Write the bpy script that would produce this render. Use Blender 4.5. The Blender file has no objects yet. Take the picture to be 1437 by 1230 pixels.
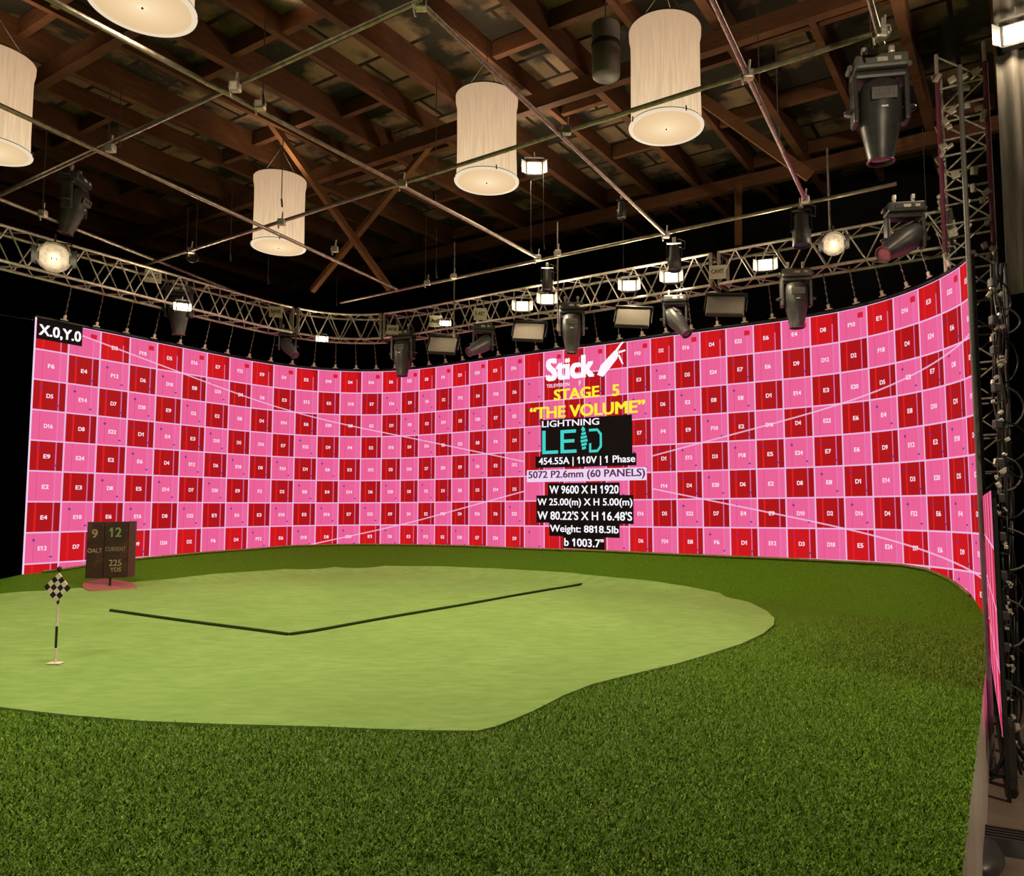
import bpy, bmesh, math, random
import numpy as np
from mathutils import Vector, Matrix
from mathutils.geometry import delaunay_2d_cdt
random.seed(7)
rng = np.random.default_rng(7)
scene = bpy.context.scene
COL = scene.collection

# ------------------------------------------------------------------ camera, exposure, world, big lights
F, PITCH, ROLL, PX, PY = 1063.7, 0.0792965, -0.0053391, 800.0, 630.0
CZ = 2.33                                   # lens height over the concrete floor
cp, sp, cr, sr = math.cos(PITCH), math.sin(PITCH), math.cos(ROLL), math.sin(ROLL)
FWD = Vector((0, cp, sp)); R0 = Vector((1, 0, 0)); U0 = Vector((0, -sp, cp))
RGT = R0 * cr + U0 * sr
UPV = -R0 * sr + U0 * cr
cam_data = bpy.data.cameras.new('camera')
cam = bpy.data.objects.new('camera', cam_data); COL.objects.link(cam)
cam.matrix_world = Matrix(((RGT.x, UPV.x, -FWD.x, 0), (RGT.y, UPV.y, -FWD.y, 0), (RGT.z, UPV.z, -FWD.z, CZ), (0, 0, 0, 1)))
cam_data.sensor_fit = 'HORIZONTAL'; cam_data.sensor_width = 36
cam_data.lens = F / 1437 * 36
cam_data.shift_x = -(PX - 718.5) / 1437
cam_data.shift_y = (PY - 615) / 1437
cam_data.clip_start = 0.05; cam_data.clip_end = 200
scene.camera = cam
scene.view_settings.view_transform = 'Standard'
scene.view_settings.look = 'None'
scene.view_settings.exposure = 0.0
scene.view_settings.gamma = 1.0
scene.view_settings.use_curve_mapping = False
world = bpy.data.worlds.new('hall_ambient'); scene.world = world
world.use_nodes = True
world.node_tree.nodes['Background'].inputs[0].default_value = (1.0, 0.78, 0.55, 1)
world.node_tree.nodes['Background'].inputs[1].default_value = 0.012
scene.cycles.use_denoising = True
scene.cycles.max_bounces = 5
scene.cycles.diffuse_bounces = 3
scene.cycles.glossy_bounces = 3
scene.cycles.transparent_max_bounces = 6
scene.cycles.sample_clamp_indirect = 4.0
scene.cycles.caustics_reflective = False
scene.cycles.caustics_refractive = False

WARM = (1.0, 0.80, 0.55)
def spot(name, loc, target, power, deg=150, radius=0.3, blend=1.0, color=WARM):
    l = bpy.data.lights.new(name, 'SPOT'); l.energy = power; l.spot_size = math.radians(deg); l.spot_blend = blend
    l.shadow_soft_size = radius; l.color = color
    o = bpy.data.objects.new(name, l); COL.objects.link(o); o.location = loc
    o.rotation_euler = (Vector(target) - Vector(loc)).to_track_quat('-Z', 'Y').to_euler()
    return o
def area(name, loc, target, power, size, color=WARM, sx=None):
    l = bpy.data.lights.new(name, 'AREA'); l.energy = power; l.color = color
    l.shape = 'RECTANGLE' if sx else 'DISK'; l.size = size
    if sx: l.size_y = sx
    o = bpy.data.objects.new(name, l); COL.objects.link(o); o.location = loc
    o.rotation_euler = (Vector(target) - Vector(loc)).to_track_quat('-Z', 'Y').to_euler()
    return o

def P(x, y, d):
    """the point of the hall seen at pixel (x, y) of the 1437x1230 photograph, d metres ahead of the lens"""
    a, b = (x - PX) / F, (y - PY) / F
    u = a * cr + b * sr; v = a * sr - b * cr
    Y = cp - v * sp; Z = sp + v * cp
    return Vector((u * d / Y, d, CZ + Z * d / Y))
def PZ(x, y, z):
    """the same, on the level z"""
    p = P(x, y, 1.0)
    s = (z - CZ) / (p.z - CZ)
    return Vector((p.x * s, s, z))
TH = math.radians(-31.0)                    # the hall's axes: b along the straight stretch of the screen, a away from the lens
def BA(b, a, z=0.0):
    return Vector((b * math.cos(TH) - a * math.sin(TH), b * math.sin(TH) + a * math.cos(TH), z))

# ------------------------------------------------------------------ helpers
class MB:
    def __init__(s): s.v = []; s.f = []; s.m = Matrix.Identity(4); s.smooth = []
    def add(s, vs, fs, smooth=False):
        n = len(s.v)
        s.v += [s.m @ Vector(v) for v in vs]
        s.f += [tuple(i + n for i in f) for f in fs]
        s.smooth += [smooth] * len(fs)
        return s
    def box(s, c, size, bev=0.0, rot=None):
        x, y, z = [k / 2 for k in size]
        c = Vector(c)
        if bev <= 0:
            vs = [(-x, -y, -z), (x, -y, -z), (x, y, -z), (-x, y, -z), (-x, -y, z), (x, -y, z), (x, y, z), (-x, y, z)]
            fs = [(0, 3, 2, 1), (4, 5, 6, 7), (0, 1, 5, 4), (1, 2, 6, 5), (2, 3, 7, 6), (3, 0, 4, 7)]
        else:
            bm = bmesh.new(); bmesh.ops.create_cube(bm, size=1.0)
            for v in bm.verts: v.co = Vector((v.co.x * size[0], v.co.y * size[1], v.co.z * size[2]))
            bmesh.ops.bevel(bm, geom=bm.edges[:], offset=bev, segments=2, affect='EDGES', profile=0.6)
            bm.verts.index_update()
            vs = [v.co.copy() for v in bm.verts]; fs = [tuple(v.index for v in f.verts) for f in bm.faces]; bm.free()
        M = rot.to_4x4() if rot is not None else Matrix.Identity(4)
        return s.add([c + (M @ Vector(v)) for v in vs], fs)
    def beam(s, p, q, w, h, up=(0, 0, 1)):
        p = Vector(p); q = Vector(q); d = (q - p); L = d.length; d.normalize()
        x = d.cross(Vector(up)); 
        if x.length < 1e-4: x = Vector((1, 0, 0))
        x.normalize(); z = x.cross(d)
        vs = []
        for c in (p, q):
            for a, b in ((-1, -1), (1, -1), (1, 1), (-1, 1)): vs.append(c + x * (a * w / 2) + z * (b * h / 2))
        return s.add(vs, [(0, 3, 2, 1), (4, 5, 6, 7), (0, 1, 5, 4), (1, 2, 6, 5), (2, 3, 7, 6), (3, 0, 4, 7)])
    def tube(s, pts, r, n=8, closed=False, r2=None):
        pts = [Vector(p) for p in pts]; N = len(pts); rings = []
        up = None
        for i, p in enumerate(pts):
            if closed: t = pts[(i + 1) % N] - pts[i - 1]
            else: t = pts[min(i + 1, N - 1)] - pts[max(i - 1, 0)]
            t.normalize()
            if up is None:
                up = Vector((0, 0, 1)) if abs(t.z) < 0.9 else Vector((1, 0, 0))
            x = t.cross(up)
            if x.length < 1e-5: x = t.orthogonal()
            x.normalize(); y = x.cross(t).normalized(); up = y
            rr = r if r2 is None else r + (r2 - r) * i / max(1, N - 1)
            rings.append([p + x * (rr * math.cos(2 * math.pi * k / n)) + y * (rr * math.sin(2 * math.pi * k / n)) for k in range(n)])
        vs = [v for g in rings for v in g]; fs = []
        for i in range(N if closed else N - 1):
            j = (i + 1) % N
            for k in range(n):
                l = (k + 1) % n
                fs.append((i * n + k, j * n + k, j * n + l, i * n + l))
        s.add(vs, fs, True)
        if not closed:
            s.add(rings[0], [tuple(range(n))]); s.add(rings[-1], [tuple(range(n - 1, -1, -1))])
        return s
    def lathe(s, prof, n=24, c=(0, 0, 0), sx=1.0, sy=1.0, smooth=True):
        c = Vector(c); vs = []; fs = []
        for r, z in prof:
            for k in range(n):
                a = 2 * math.pi * k / n
                vs.append(c + Vector((r * sx * math.cos(a), r * sy * math.sin(a), z)))
        for i in range(len(prof) - 1):
            for k in range(n):
                l = (k + 1) % n
                fs.append((i * n + k, i * n + l, (i + 1) * n + l, (i + 1) * n + k))
        return s.add(vs, fs, smooth)
    def prism(s, outline, depth, M):
        """outline in local xy, thickness along local z (0..depth)"""
        n = len(outline)
        vs = [M @ Vector((x, y, 0)) for x, y in outline] + [M @ Vector((x, y, depth)) for x, y in outline]
        fs = [tuple(range(n - 1, -1, -1)), tuple(range(n, 2 * n))] + [(i, (i + 1) % n, n + (i + 1) % n, n + i) for i in range(n)]
        return s.add(vs, fs)

def mesh_obj(name, mb, mat, parent=None, world=False):
    off = Vector((0, 0, 0))
    if world and parent is not None: off = Vector(parent.location)
    me = bpy.data.meshes.new(name)
    me.from_pydata([v - off for v in mb.v], [], mb.f)
    me.polygons.foreach_set('use_smooth', mb.smooth)
    me.update()
    if mat: me.materials.append(mat)
    o = bpy.data.objects.new(name, me); COL.objects.link(o)
    if parent is not None: o.parent = parent
    return o
def tag(o, label, cat, group=None, kind=None):
    o['label'] = label; o['category'] = cat
    if group: o['group'] = group
    if kind: o['kind'] = kind
    return o
def thing(name, label, cat, loc=(0, 0, 0), rot=(0, 0, 0), group=None):
    o = bpy.data.objects.new(name, None); COL.objects.link(o)
    o.empty_display_size = 0.1
    o.location = loc; o.rotation_euler = rot
    return tag(o, label, cat, group)
def structure(o):
    o['kind'] = 'structure'; return o
def dup(root, loc, rot=None, label=None, group=None, scale=None):
    r = root.copy(); COL.objects.link(r); r.location = loc
    if rot is not None: r.rotation_euler = rot
    if scale: r.scale = (scale,) * 3
    if label: r['label'] = label
    if group: r['group'] = group
    for ch in list(root.children):
        c = ch.copy(); COL.objects.link(c); c.parent = r
        for g in list(ch.children):
            d = g.copy(); COL.objects.link(d); d.parent = c
    return r

# ------------------------------------------------------------------ materials
class NT:
    def __init__(s, name):
        s.mat = bpy.data.materials.new(name); s.mat.use_nodes = True
        s.t = s.mat.node_tree; s.t.nodes.clear()
        s.out = s.t.nodes.new('ShaderNodeOutputMaterial')
    def n(s, typ, **kw):
        nd = s.t.nodes.new(typ)
        for k, v in kw.items(): setattr(nd, k, v)
        return nd
    def set(s, sock, v):
        if isinstance(v, bpy.types.NodeSocket): s.t.links.new(v, sock)
        else:
            if sock.type == 'RGBA' and len(v) == 3: v = (*v, 1)
            sock.default_value = v
    def m(s, op, a, b=None, c=None):
        nd = s.n('ShaderNodeMath', operation=op)
        for i, v in enumerate((a, b, c)):
            if v is not None: s.set(nd.inputs[i], v)
        return nd.outputs[0]
    def mix(s, f, a, b, blend='MIX'):
        nd = s.n('ShaderNodeMix', data_type='RGBA', blend_type=blend)
        s.set(nd.inputs[0], f); s.set(nd.inputs[6], a); s.set(nd.inputs[7], b)
        return nd.outputs[2]
    def noise(s, scale, detail=3, vec=None, rough=0.5):
        nd = s.n('ShaderNodeTexNoise'); nd.inputs['Scale'].default_value = scale; nd.inputs['Detail'].default_value = detail
        nd.inputs['Roughness'].default_value = rough
        if vec is not None: s.t.links.new(vec, nd.inputs['Vector'])
        return nd.outputs['Fac']
    def coord(s, kind='Object', scale=None):
        tc = s.n('ShaderNodeTexCoord'); o = tc.outputs[kind]
        if scale:
            mp = s.n('ShaderNodeMapping'); mp.inputs['Scale'].default_value = scale
            s.t.links.new(o, mp.inputs['Vector']); o = mp.outputs[0]
        return o
    def ramp(s, f, stops):
        nd = s.n('ShaderNodeValToRGB'); cr_ = nd.color_ramp
        while len(cr_.elements) < len(stops): cr_.elements.new(0.5)
        for e, (p, c) in zip(cr_.elements, stops): e.position = p; e.color = (*c, 1)
        s.t.links.new(f, nd.inputs[0]); return nd.outputs[0]
    def bump(s, h, strength=0.3, dist=0.02):
        nd = s.n('ShaderNodeBump'); nd.inputs['Strength'].default_value = strength; nd.inputs['Distance'].default_value = dist
        s.t.links.new(h, nd.inputs['Height']); return nd.outputs[0]
    def principled(s, color, rough=0.6, metal=0.0, normal=None, spec=0.5, emit=None, estr=1.0):
        nd = s.n('ShaderNodeBsdfPrincipled')
        s.set(nd.inputs['Base Color'], color); s.set(nd.inputs['Roughness'], rough); s.set(nd.inputs['Metallic'], metal)
        nd.inputs['Specular IOR Level'].default_value = spec
        if normal is not None: s.t.links.new(normal, nd.inputs['Normal'])
        if emit is not None:
            s.set(nd.inputs['Emission Color'], emit); s.set(nd.inputs['Emission Strength'], estr)
        s.t.links.new(nd.outputs[0], s.out.inputs[0]); return s.mat

def simple(name, color, rough=0.6, metal=0.0, var=0.15, scale=30, spec=0.5, bump=0.1):
    t = NT(name)
    f = t.noise(scale, 3, t.coord('Object'))
    c0 = tuple(k * (1 - var) for k in color); c1 = tuple(min(1, k * (1 + var)) for k in color)
    col = t.ramp(f, [(0.3, c0), (0.7, c1)])
    return t.principled(col, rough, metal, t.bump(f, bump, 0.003), spec)
def emitter(name, color, strength):
    t = NT(name)
    return t.principled((0.02, 0.02, 0.02), 0.5, emit=color, estr=strength)

M = {}
M['black_metal'] = simple('black_metal', (0.018, 0.018, 0.019), 0.45, 0.0)
M['black_plastic'] = simple('black_plastic', (0.052, 0.052, 0.053), 0.40, 0.0, 0.2, 12)
M['grey_plastic'] = simple('grey_plastic', (0.13, 0.125, 0.12), 0.45, 0.0)
M['alu'] = simple('aluminium', (0.68, 0.64, 0.58), 0.45, 0.6, 0.2, 20)
M['dull_alu'] = simple('dull_aluminium', (0.30, 0.27, 0.24), 0.45, 0.7, 0.25, 20)
M['pipe'] = simple('pipe_steel', (0.36, 0.32, 0.27), 0.42, 0.8, 0.3, 14)
M['chain'] = simple('chain_steel', (0.20, 0.18, 0.16), 0.4, 0.8)
M['wire'] = simple('wire', (0.05, 0.045, 0.04), 0.5)
M['cable'] = simple('cable_rubber', (0.015, 0.015, 0.016), 0.38)
M['lens'] = simple('glass_lens', (0.05, 0.04, 0.06), 0.08, 0.0, 0.1, 10, 1.0)
M['pink_lens'] = simple('pink_lens', (0.42, 0.10, 0.20), 0.25, 0.0, 0.2, 10, 0.6)
M['purple_tape'] = simple('purple_tape', (0.22, 0.045, 0.10), 0.4)
M['white'] = simple('white_card', (0.62, 0.56, 0.48), 0.7)
M['ink'] = simple('ink', (0.02, 0.018, 0.017), 0.7)
M['drape'] = simple('black_drape', (0.006, 0.006, 0.0065), 0.95, 0, 0.3, 2, 0.1)
M['panel_cloth'] = simple('softlight_cloth', (0.080, 0.068, 0.052), 0.85)
M['bulb'] = emitter('lit_bulb', (1.0, 0.83, 0.55), 14.0)
M['lit_face'] = emitter('lit_flood_face', (1.0, 0.80, 0.50), 4.0)

def wood(name, c0, c1, rough=0.8):
    t = NT(name)
    v = t.coord('Object', (1.2, 1.2, 9))
    f = t.noise(3.0, 5, v, 0.65)
    g = t.noise(0.9, 2, t.coord('Object'))
    col = t.mix(g, t.ramp(f, [(0.3, c0), (0.72, c1)]), tuple(k * 0.55 for k in c0))
    return t.principled(col, rough, 0, t.bump(f, 0.3, 0.01), 0.25)
M['timber'] = wood('roof_timber', (0.105, 0.044, 0.020), (0.22, 0.092, 0.042))
M['plank'] = wood('brace_plank', (0.17, 0.075, 0.03), (0.30, 0.14, 0.06))
# ------------------------------------------------------------------ the hall
def ba_box(mb, b0, b1, a0, a1, z0, z1):
    c = BA((b0 + b1) / 2, (a0 + a1) / 2, (z0 + z1) / 2)
    return mb.box(c, (abs(b1 - b0), abs(a1 - a0), abs(z1 - z0)), rot=Matrix.Rotation(TH, 3, 'Z'))
B0, B1, A0, A1 = -22.0, 7.5, -7.0, 16.2
ZC = CZ + 6.95
t = NT('concrete')
v = t.coord('Object'); f = t.noise(1.3, 6, v, 0.65); g = t.noise(14, 4, v, 0.7)
col = t.mix(t.m('MULTIPLY', g, 0.6), t.ramp(f, [(0.3, (0.12, 0.095, 0.072)), (0.7, (0.24, 0.195, 0.15))]), (0.10, 0.08, 0.06))
M['concrete'] = t.principled(col, 0.6, 0, t.bump(g, 0.15, 0.01), 0.35)
structure(mesh_obj('floor', ba_box(MB(), B0, B1, A0, A1, -0.2, 0), M['concrete']))
for nm, args in dict(wall_left=(B0 - .2, B0, A0, A1), wall_right=(B1, B1 + .2, A0, A1), wall_back=(B0, B1, A1, A1 + .2), wall_front=(B0, B1, A0 - .2, A0)).items():
    structure(mesh_obj(nm, ba_box(MB(), *args, 0, ZC), M['drape']))
# roof deck: boards with paler and darker patches
t = NT('roof_deck')
mp = t.n('ShaderNodeMapping'); mp.inputs['Rotation'].default_value = (0, 0, -TH)
t.t.links.new(t.coord('Object'), mp.inputs['Vector'])
br = t.n('ShaderNodeTexBrick'); t.t.links.new(mp.outputs[0], br.inputs['Vector'])
br.inputs['Scale'].default_value = 1.0; br.inputs['Brick Width'].default_value = 1.22; br.inputs['Row Height'].default_value = 0.62
br.inputs['Mortar Size'].default_value = 0.035
br.inputs['Color1'].default_value = (0.26, 0.18, 0.11, 1); br.inputs['Color2'].default_value = (0.11, 0.075, 0.045, 1); br.inputs['Mortar'].default_value = (0.02, 0.012, 0.008, 1)
f = t.noise(0.9, 4, mp.outputs[0], 0.6)
col = t.mix(t.ramp(f, [(0.46, (0, 0, 0)), (0.58, (1, 1, 1))]), (0.03, 0.026, 0.02), br.outputs['Color'])
M['deck'] = t.principled(col, 0.85, 0, t.bump(t.noise(9, 4), 0.3, 0.02), 0.15)
structure(mesh_obj('ceiling', ba_box(MB(), B0, B1, A0, A1, ZC, ZC + .2), M['deck']))
# rafters away from the lens
b = -20.6
k = 0
while b < 7:
    mb = MB(); w = 0.13 if k % 2 == 0 else 0.09; h = 0.42 if k % 2 == 0 else 0.30
    ba_box(mb, b - w / 2, b + w / 2, A0 + .02, A1 - .02, ZC - h, ZC)
    structure(mesh_obj('ceiling_beam', mb, M['timber'])); b += 1.08; k += 1
# purlins across, between rafters
for a in np.arange(1.0, 16, 1.9):
    b = -20.6
    mb = MB(); off = 0
    while b < 6.5:
        jig = random.uniform(-.12, .12)
        if random.random() < 0.8: ba_box(mb, b + .07, b + 1.01, a + jig - .05, a + jig + .05, ZC - .26, ZC - .02)
        b += 1.08
    structure(mesh_obj('ceiling_blocking', mb, M['timber']))
# girders across below the rafters
for a in (5.2, 9.6, 14.2):
    mb = MB(); ba_box(mb, B0 + .05, B1 - .05, a - .07, a + .07, ZC - .68, ZC - .43)
    structure(mesh_obj('ceiling_beam', mb, M['timber']))
# timber braces in the roof
def brace(name, p, q, w, h, label):
    mb = MB(); p = Vector(p); q = Vector(q)
    mb.beam(p, q, w, h); o = mesh_obj(name, mb, M['plank']); tag(o, label, 'brace')
brace('roof_brace', P(372, 160, 12.6), P(547, 406, 15.0), .11, .11, 'timber diagonal brace running down right, crossing another left of the centre drum lamp')
brace('roof_brace', P(606, 200, 13.2), P(438, 408, 15.5), .10, .10, 'timber diagonal brace running down left, crossing another in an X')
brace('roof_brace', P(983, 138, 11.6), P(1137, 248, 11.2), .05, .17, 'loose brown plank slanting down beside the rightmost drum lamp')
brace('roof_brace', P(1036, 260, 14.2), P(1036, 345, 14.2), .12, .12, 'upright timber post in the dark above the back truss')

# ------------------------------------------------------------------ LED wall
LED = [[-8.743, 12.213], [-8.494, 12.675], [-8.246, 13.141], [-8.0, 13.608], [-7.755, 14.07], [-7.506, 14.529], [-7.255, 14.984], [-7.001, 15.435], [-6.73, 15.869], [-6.423, 16.271], [-6.067, 16.62], [-5.663, 16.897], [-5.22, 17.08], [-4.753, 17.16], [-4.28, 17.146], [-3.821, 17.045], [-3.385, 16.867], [-2.969, 16.637], [-2.562, 16.386], [-2.155, 16.129], [-1.747, 15.871], [-1.337, 15.613], [-0.929, 15.359], [-0.523, 15.116], [-0.119, 14.882], [0.284, 14.65], [0.688, 14.416], [1.094, 14.175], [1.505, 13.924], [1.92, 13.672], [2.341, 13.423], [2.762, 13.176], [3.182, 12.928], [3.597, 12.671], [3.995, 12.392], [4.357, 12.07], [4.664, 11.692], [4.9, 11.259], [5.06, 10.788], [5.145, 10.296], [5.155, 9.796], [5.06, 9.32], [4.828, 8.874], [4.596, 8.429], [4.364, 7.983], [4.131, 7.537], [3.899, 7.091], [3.666, 6.646], [3.435, 6.2]]
LEDTOP = CZ + 3.162; ROWH = 0.5
NL = len(LED) - 1
LV = [Vector((x, y, 0)) for x, y in LED]
def led_plan(u):
    i = max(0, min(NL - 1, int(math.floor(u)))); tt = u - i
    p0 = LV[max(i - 1, 0)]; p1 = LV[i]; p2 = LV[i + 1]; p3 = LV[min(i + 2, NL)]
    if i == 0: p0 = p1 * 2 - p2
    if i == NL - 1: p3 = p2 * 2 - p1
    a = 0.5 * (2 * p1 + (p2 - p0) * tt + (2 * p0 - 5 * p1 + 4 * p2 - p3) * tt * tt + (3 * p1 - p0 - 3 * p2 + p3) * tt ** 3)
    d = 0.5 * ((p2 - p0) + 2 * (2 * p0 - 5 * p1 + 4 * p2 - p3) * tt + 3 * (3 * p1 - p0 - 3 * p2 + p3) * tt * tt)
    d.normalize()
    return a, d, Vector((d.y, -d.x, 0))      # point, tangent, normal into the stage
def led_pos(u, row, off=0.0):
    p, d, n = led_plan(u)
    return Vector((p.x + n.x * off, p.y + n.y * off, LEDTOP - row * ROWH))

t = NT('led_test_pattern')
uvn = t.n('ShaderNodeUVMap'); uvn.uv_map = 'cells'
sx = t.n('ShaderNodeSeparateXYZ'); t.t.links.new(uvn.outputs[0], sx.inputs[0])
U, V = sx.outputs[0], sx.outputs[1]
fx, fy = t.m('FRACT', U), t.m('FRACT', V)
ix, iy = t.m('FLOOR', U), t.m('FLOOR', V)
odd = t.m('MODULO', t.m('ADD', ix, iy), 2.0)
def band(x, c, w): return t.m('LESS_THAN', t.m('ABSOLUTE', t.m('SUBTRACT', x, c)), w)
def inv(x): return t.m('SUBTRACT', 1.0, x)
def mul(*a):
    r = a[0]
    for b_ in a[1:]: r = t.m('MULTIPLY', r, b_)
    return r
stripes = t.n('ShaderNodeTexNoise'); stripes.noise_dimensions = '1D'; stripes.inputs['Detail'].default_value = 2
t.set(stripes.inputs['W'], t.m('MULTIPLY', U, 7.0)); st = stripes.outputs['Fac']
red = t.mix(st, (0.34, 0.003, 0.005), (0.52, 0.006, 0.010))
edge_row = t.m('MAXIMUM', t.m('LESS_THAN', V, 1.0), t.m('GREATER_THAN', V, 7.0))
red = t.mix(t.m('MULTIPLY', edge_row, 0.6), red, (0.72, 0.008, 0.014))
red = t.mix(mul(t.m('GREATER_THAN', fx, 0.78), 0.55), red, (0.30, 0.003, 0.006))
red = t.mix(mul(band(fx, 0.25, 0.03), 0.8), red, (0.80, 0.012, 0.016))
pink = t.mix(st, (0.78, 0.100, 0.270), (0.88, 0.135, 0.330))
pink = t.mix(mul(band(fx, 0.25, 0.012), 0.45), pink, (0.50, 0.06, 0.22))
pink = t.mix(mul(t.m('GREATER_THAN', fx, 0.80), 0.4), pink, (0.86, 0.16, 0.36))
box = mul(band(fx, 0.77, 0.10), band(fy, 0.25, 0.085), t.m('LESS_THAN', V, 1.0))
pink = t.mix(box, pink, (0.66, 0.012, 0.03))
col = t.mix(odd, red, pink)
vline = mul(band(fx, 0.77, 0.02), inv(mul(t.m('LESS_THAN', V, 1.0), t.m('LESS_THAN', fy, 0.36))))
col = t.mix(mul(vline, 0.65), col, (0.80, 0.22, 0.55))
wn = t.n('ShaderNodeTexWhiteNoise'); wn.noise_dimensions = '2D'
cb = t.n('ShaderNodeCombineXYZ'); t.set(cb.inputs[0], ix); t.set(cb.inputs[1], iy); t.t.links.new(cb.outputs[0], wn.inputs['Vector'])
rnd = wn.outputs['Value']
d1 = t.m('LESS_THAN', t.m('ADD', t.m('ABSOLUTE', t.m('SUBTRACT', fx, 0.25)), t.m('ABSOLUTE', t.m('SUBTRACT', fy, 0.24))), 0.055)
d2 = t.m('LESS_THAN', t.m('ADD', t.m('ABSOLUTE', t.m('SUBTRACT', fx, 0.76)), t.m('MULTIPLY', t.m('ABSOLUTE', t.m('SUBTRACT', fy, 0.80)), 1.6)), 0.06)
dots = mul(t.m('MAXIMUM', d1, d2), t.m('GREATER_THAN', V, 1.0), t.m('GREATER_THAN', rnd, 0.45))
col = t.mix(mul(dots, 0.85), col, (0.07, 0.03, 0.28))
gl = t.m('MAXIMUM', t.m('GREATER_THAN', t.m('ABSOLUTE', t.m('SUBTRACT', fx, 0.5)), 0.474), t.m('GREATER_THAN', t.m('ABSOLUTE', t.m('SUBTRACT', fy, 0.5)), 0.476))
col = t.mix(mul(gl, 0.9), col, (0.86, 0.50, 0.80))
dg = t.m('MAXIMUM', band(V, t.m('MULTIPLY', U, 0.2), 0.026), band(V, t.m('SUBTRACT', 10.0, t.m('MULTIPLY', U, 0.2)), 0.026))
col = t.mix(mul(dg, 0.75, inv(mul(band(U, 25.0, 3.0), band(V, 5.0, 1.2)))), col, (0.88, 0.52, 0.78))
M['led'] = t.principled((0.003, 0.003, 0.003), 0.7, spec=0.05, emit=col, estr=1.0)
M['led_white'] = emitter('led_white', (0.95, 0.90, 0.98), 1.0)
M['led_num'] = emitter('led_number_white', (0.90, 0.70, 0.84), 1.0)
M['led_black'] = simple('led_dark_block', (0.008, 0.006, 0.008), 0.7, spec=0.05)
M['led_yellow'] = emitter('led_yellow', (0.95, 0.80, 0.02), 1.0)
M['led_teal'] = emitter('led_teal', (0.015, 0.60, 0.56), 1.0)
M['led_lav'] = emitter('led_lavender', (0.82, 0.62, 0.86), 1.0)
M['led_plum'] = emitter('led_plum', (0.07, 0.012, 0.06), 1.0)

led = thing('led_screen', 'tall curved LED screen wall showing a pink and red checkerboard test pattern', 'LED screen', (led_plan(25)[0].x, led_plan(25)[0].y, 0))
def led_sheet(name, u0, u1, r0, r1, mat, sub=4, thick=0.04):
    n = int(round((u1 - u0) * sub)); rows = [r0 + (r1 - r0) * i / max(1, math.ceil(r1 - r0)) for i in range(math.ceil(r1 - r0) + 1)]
    verts = []; faces = []; uvs = []
    for i in range(n + 1):
        u = u0 + (u1 - u0) * i / n
        for r in rows: verts.append(led_pos(u, r)); 
    nr = len(rows)
    for i in range(n):
        for j in range(nr - 1):
            faces.append((i * nr + j, i * nr + j + 1, (i + 1) * nr + j + 1, (i + 1) * nr + j))
    base = len(verts)
    for i in range(n + 1):
        u = u0 + (u1 - u0) * i / n
        for r in (r0, r1): verts.append(led_pos(u, r, -thick))
    nf = len(faces)
    for i in range(n):
        faces.append((base + i * 2, base + i * 2 + 2, base + i * 2 + 3, base + i * 2 + 1))
        faces.append((i * nr, (i + 1) * nr, base + i * 2 + 2, base + i * 2))
        faces.append((i * nr + nr - 1, base + i * 2 + 1, base + i * 2 + 3, (i + 1) * nr + nr - 1))
    faces.append((*range(0, nr), base + 1, base))
    faces.append((*range(n * nr + nr - 1, n * nr - 1, -1), base + n * 2, base + n * 2 + 1))
    me = bpy.data.meshes.new(name); off = Vector(led.location)
    me.from_pydata([Vector(v) - off for v in verts], [], faces)
    uv = me.uv_layers.new(name='cells')
    inv_map = {}
    for i in range(n + 1):
        for j, r in enumerate(rows): inv_map[i * nr + j] = (u0 + (u1 - u0) * i / n, r)
    for lp in me.loops:
        uv.data[lp.index].uv = inv_map.get(lp.vertex_index, (0, 0))
    me.materials.append(mat); me.materials.append(M['drape'])
    for p in me.polygons:
        p.material_index = 0 if p.index < nf else 1
    o = bpy.data.objects.new(name, me); COL.objects.link(o); o.parent = led
    return o
led_sheet('display_screen', 0, 41, 0, 10, M['led'])
led_sheet('display_return', 41, 48, 6.06, 10, M['led'])['label'] = 'lower lit stretch of screen at the near right end'
mb = MB(); mb.tube([led_pos(0, -0.04, 0.0), led_pos(0, 10, 0.0)], 0.012, 8)
mesh_obj('edge_strip', mb, M['led_lav'], led, world=True)['label'] = 'thin pale vertical edge at the left end'
mb = MB(); mb.tube([led_pos(u, -0.07, -0.03) for u in np.arange(0, 41.1, 0.5)], 0.03, 6)
mesh_obj('top_bar', mb, M['black_metal'], led, world=True)
mb = MB()
for u in np.arange(0.3, 48.0, 1.0):
    p = led_pos(u, 10, -0.06); q = Vector((p.x, p.y, 0)); mb.beam(q, p, .06, .06)
mb.tube([Vector((*led_pos(u, 10, -.06).xy, 0.04)) for u in np.arange(0.3, 47.9, 0.5)], .035, 6)
mesh_obj('base_frame', mb, M['black_metal'], led, world=True)
mb = MB(); e = led_pos(47.97, 0, -0.022)
mb.box((e.x, e.y, 1.20), (0.05, 0.03, 2.40), rot=Matrix.Rotation(math.atan2(LV[48].y - LV[47].y, LV[48].x - LV[47].x), 3, 'Z'))
mesh_obj('end_post', mb, M['black_metal'], led, world=True)

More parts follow.
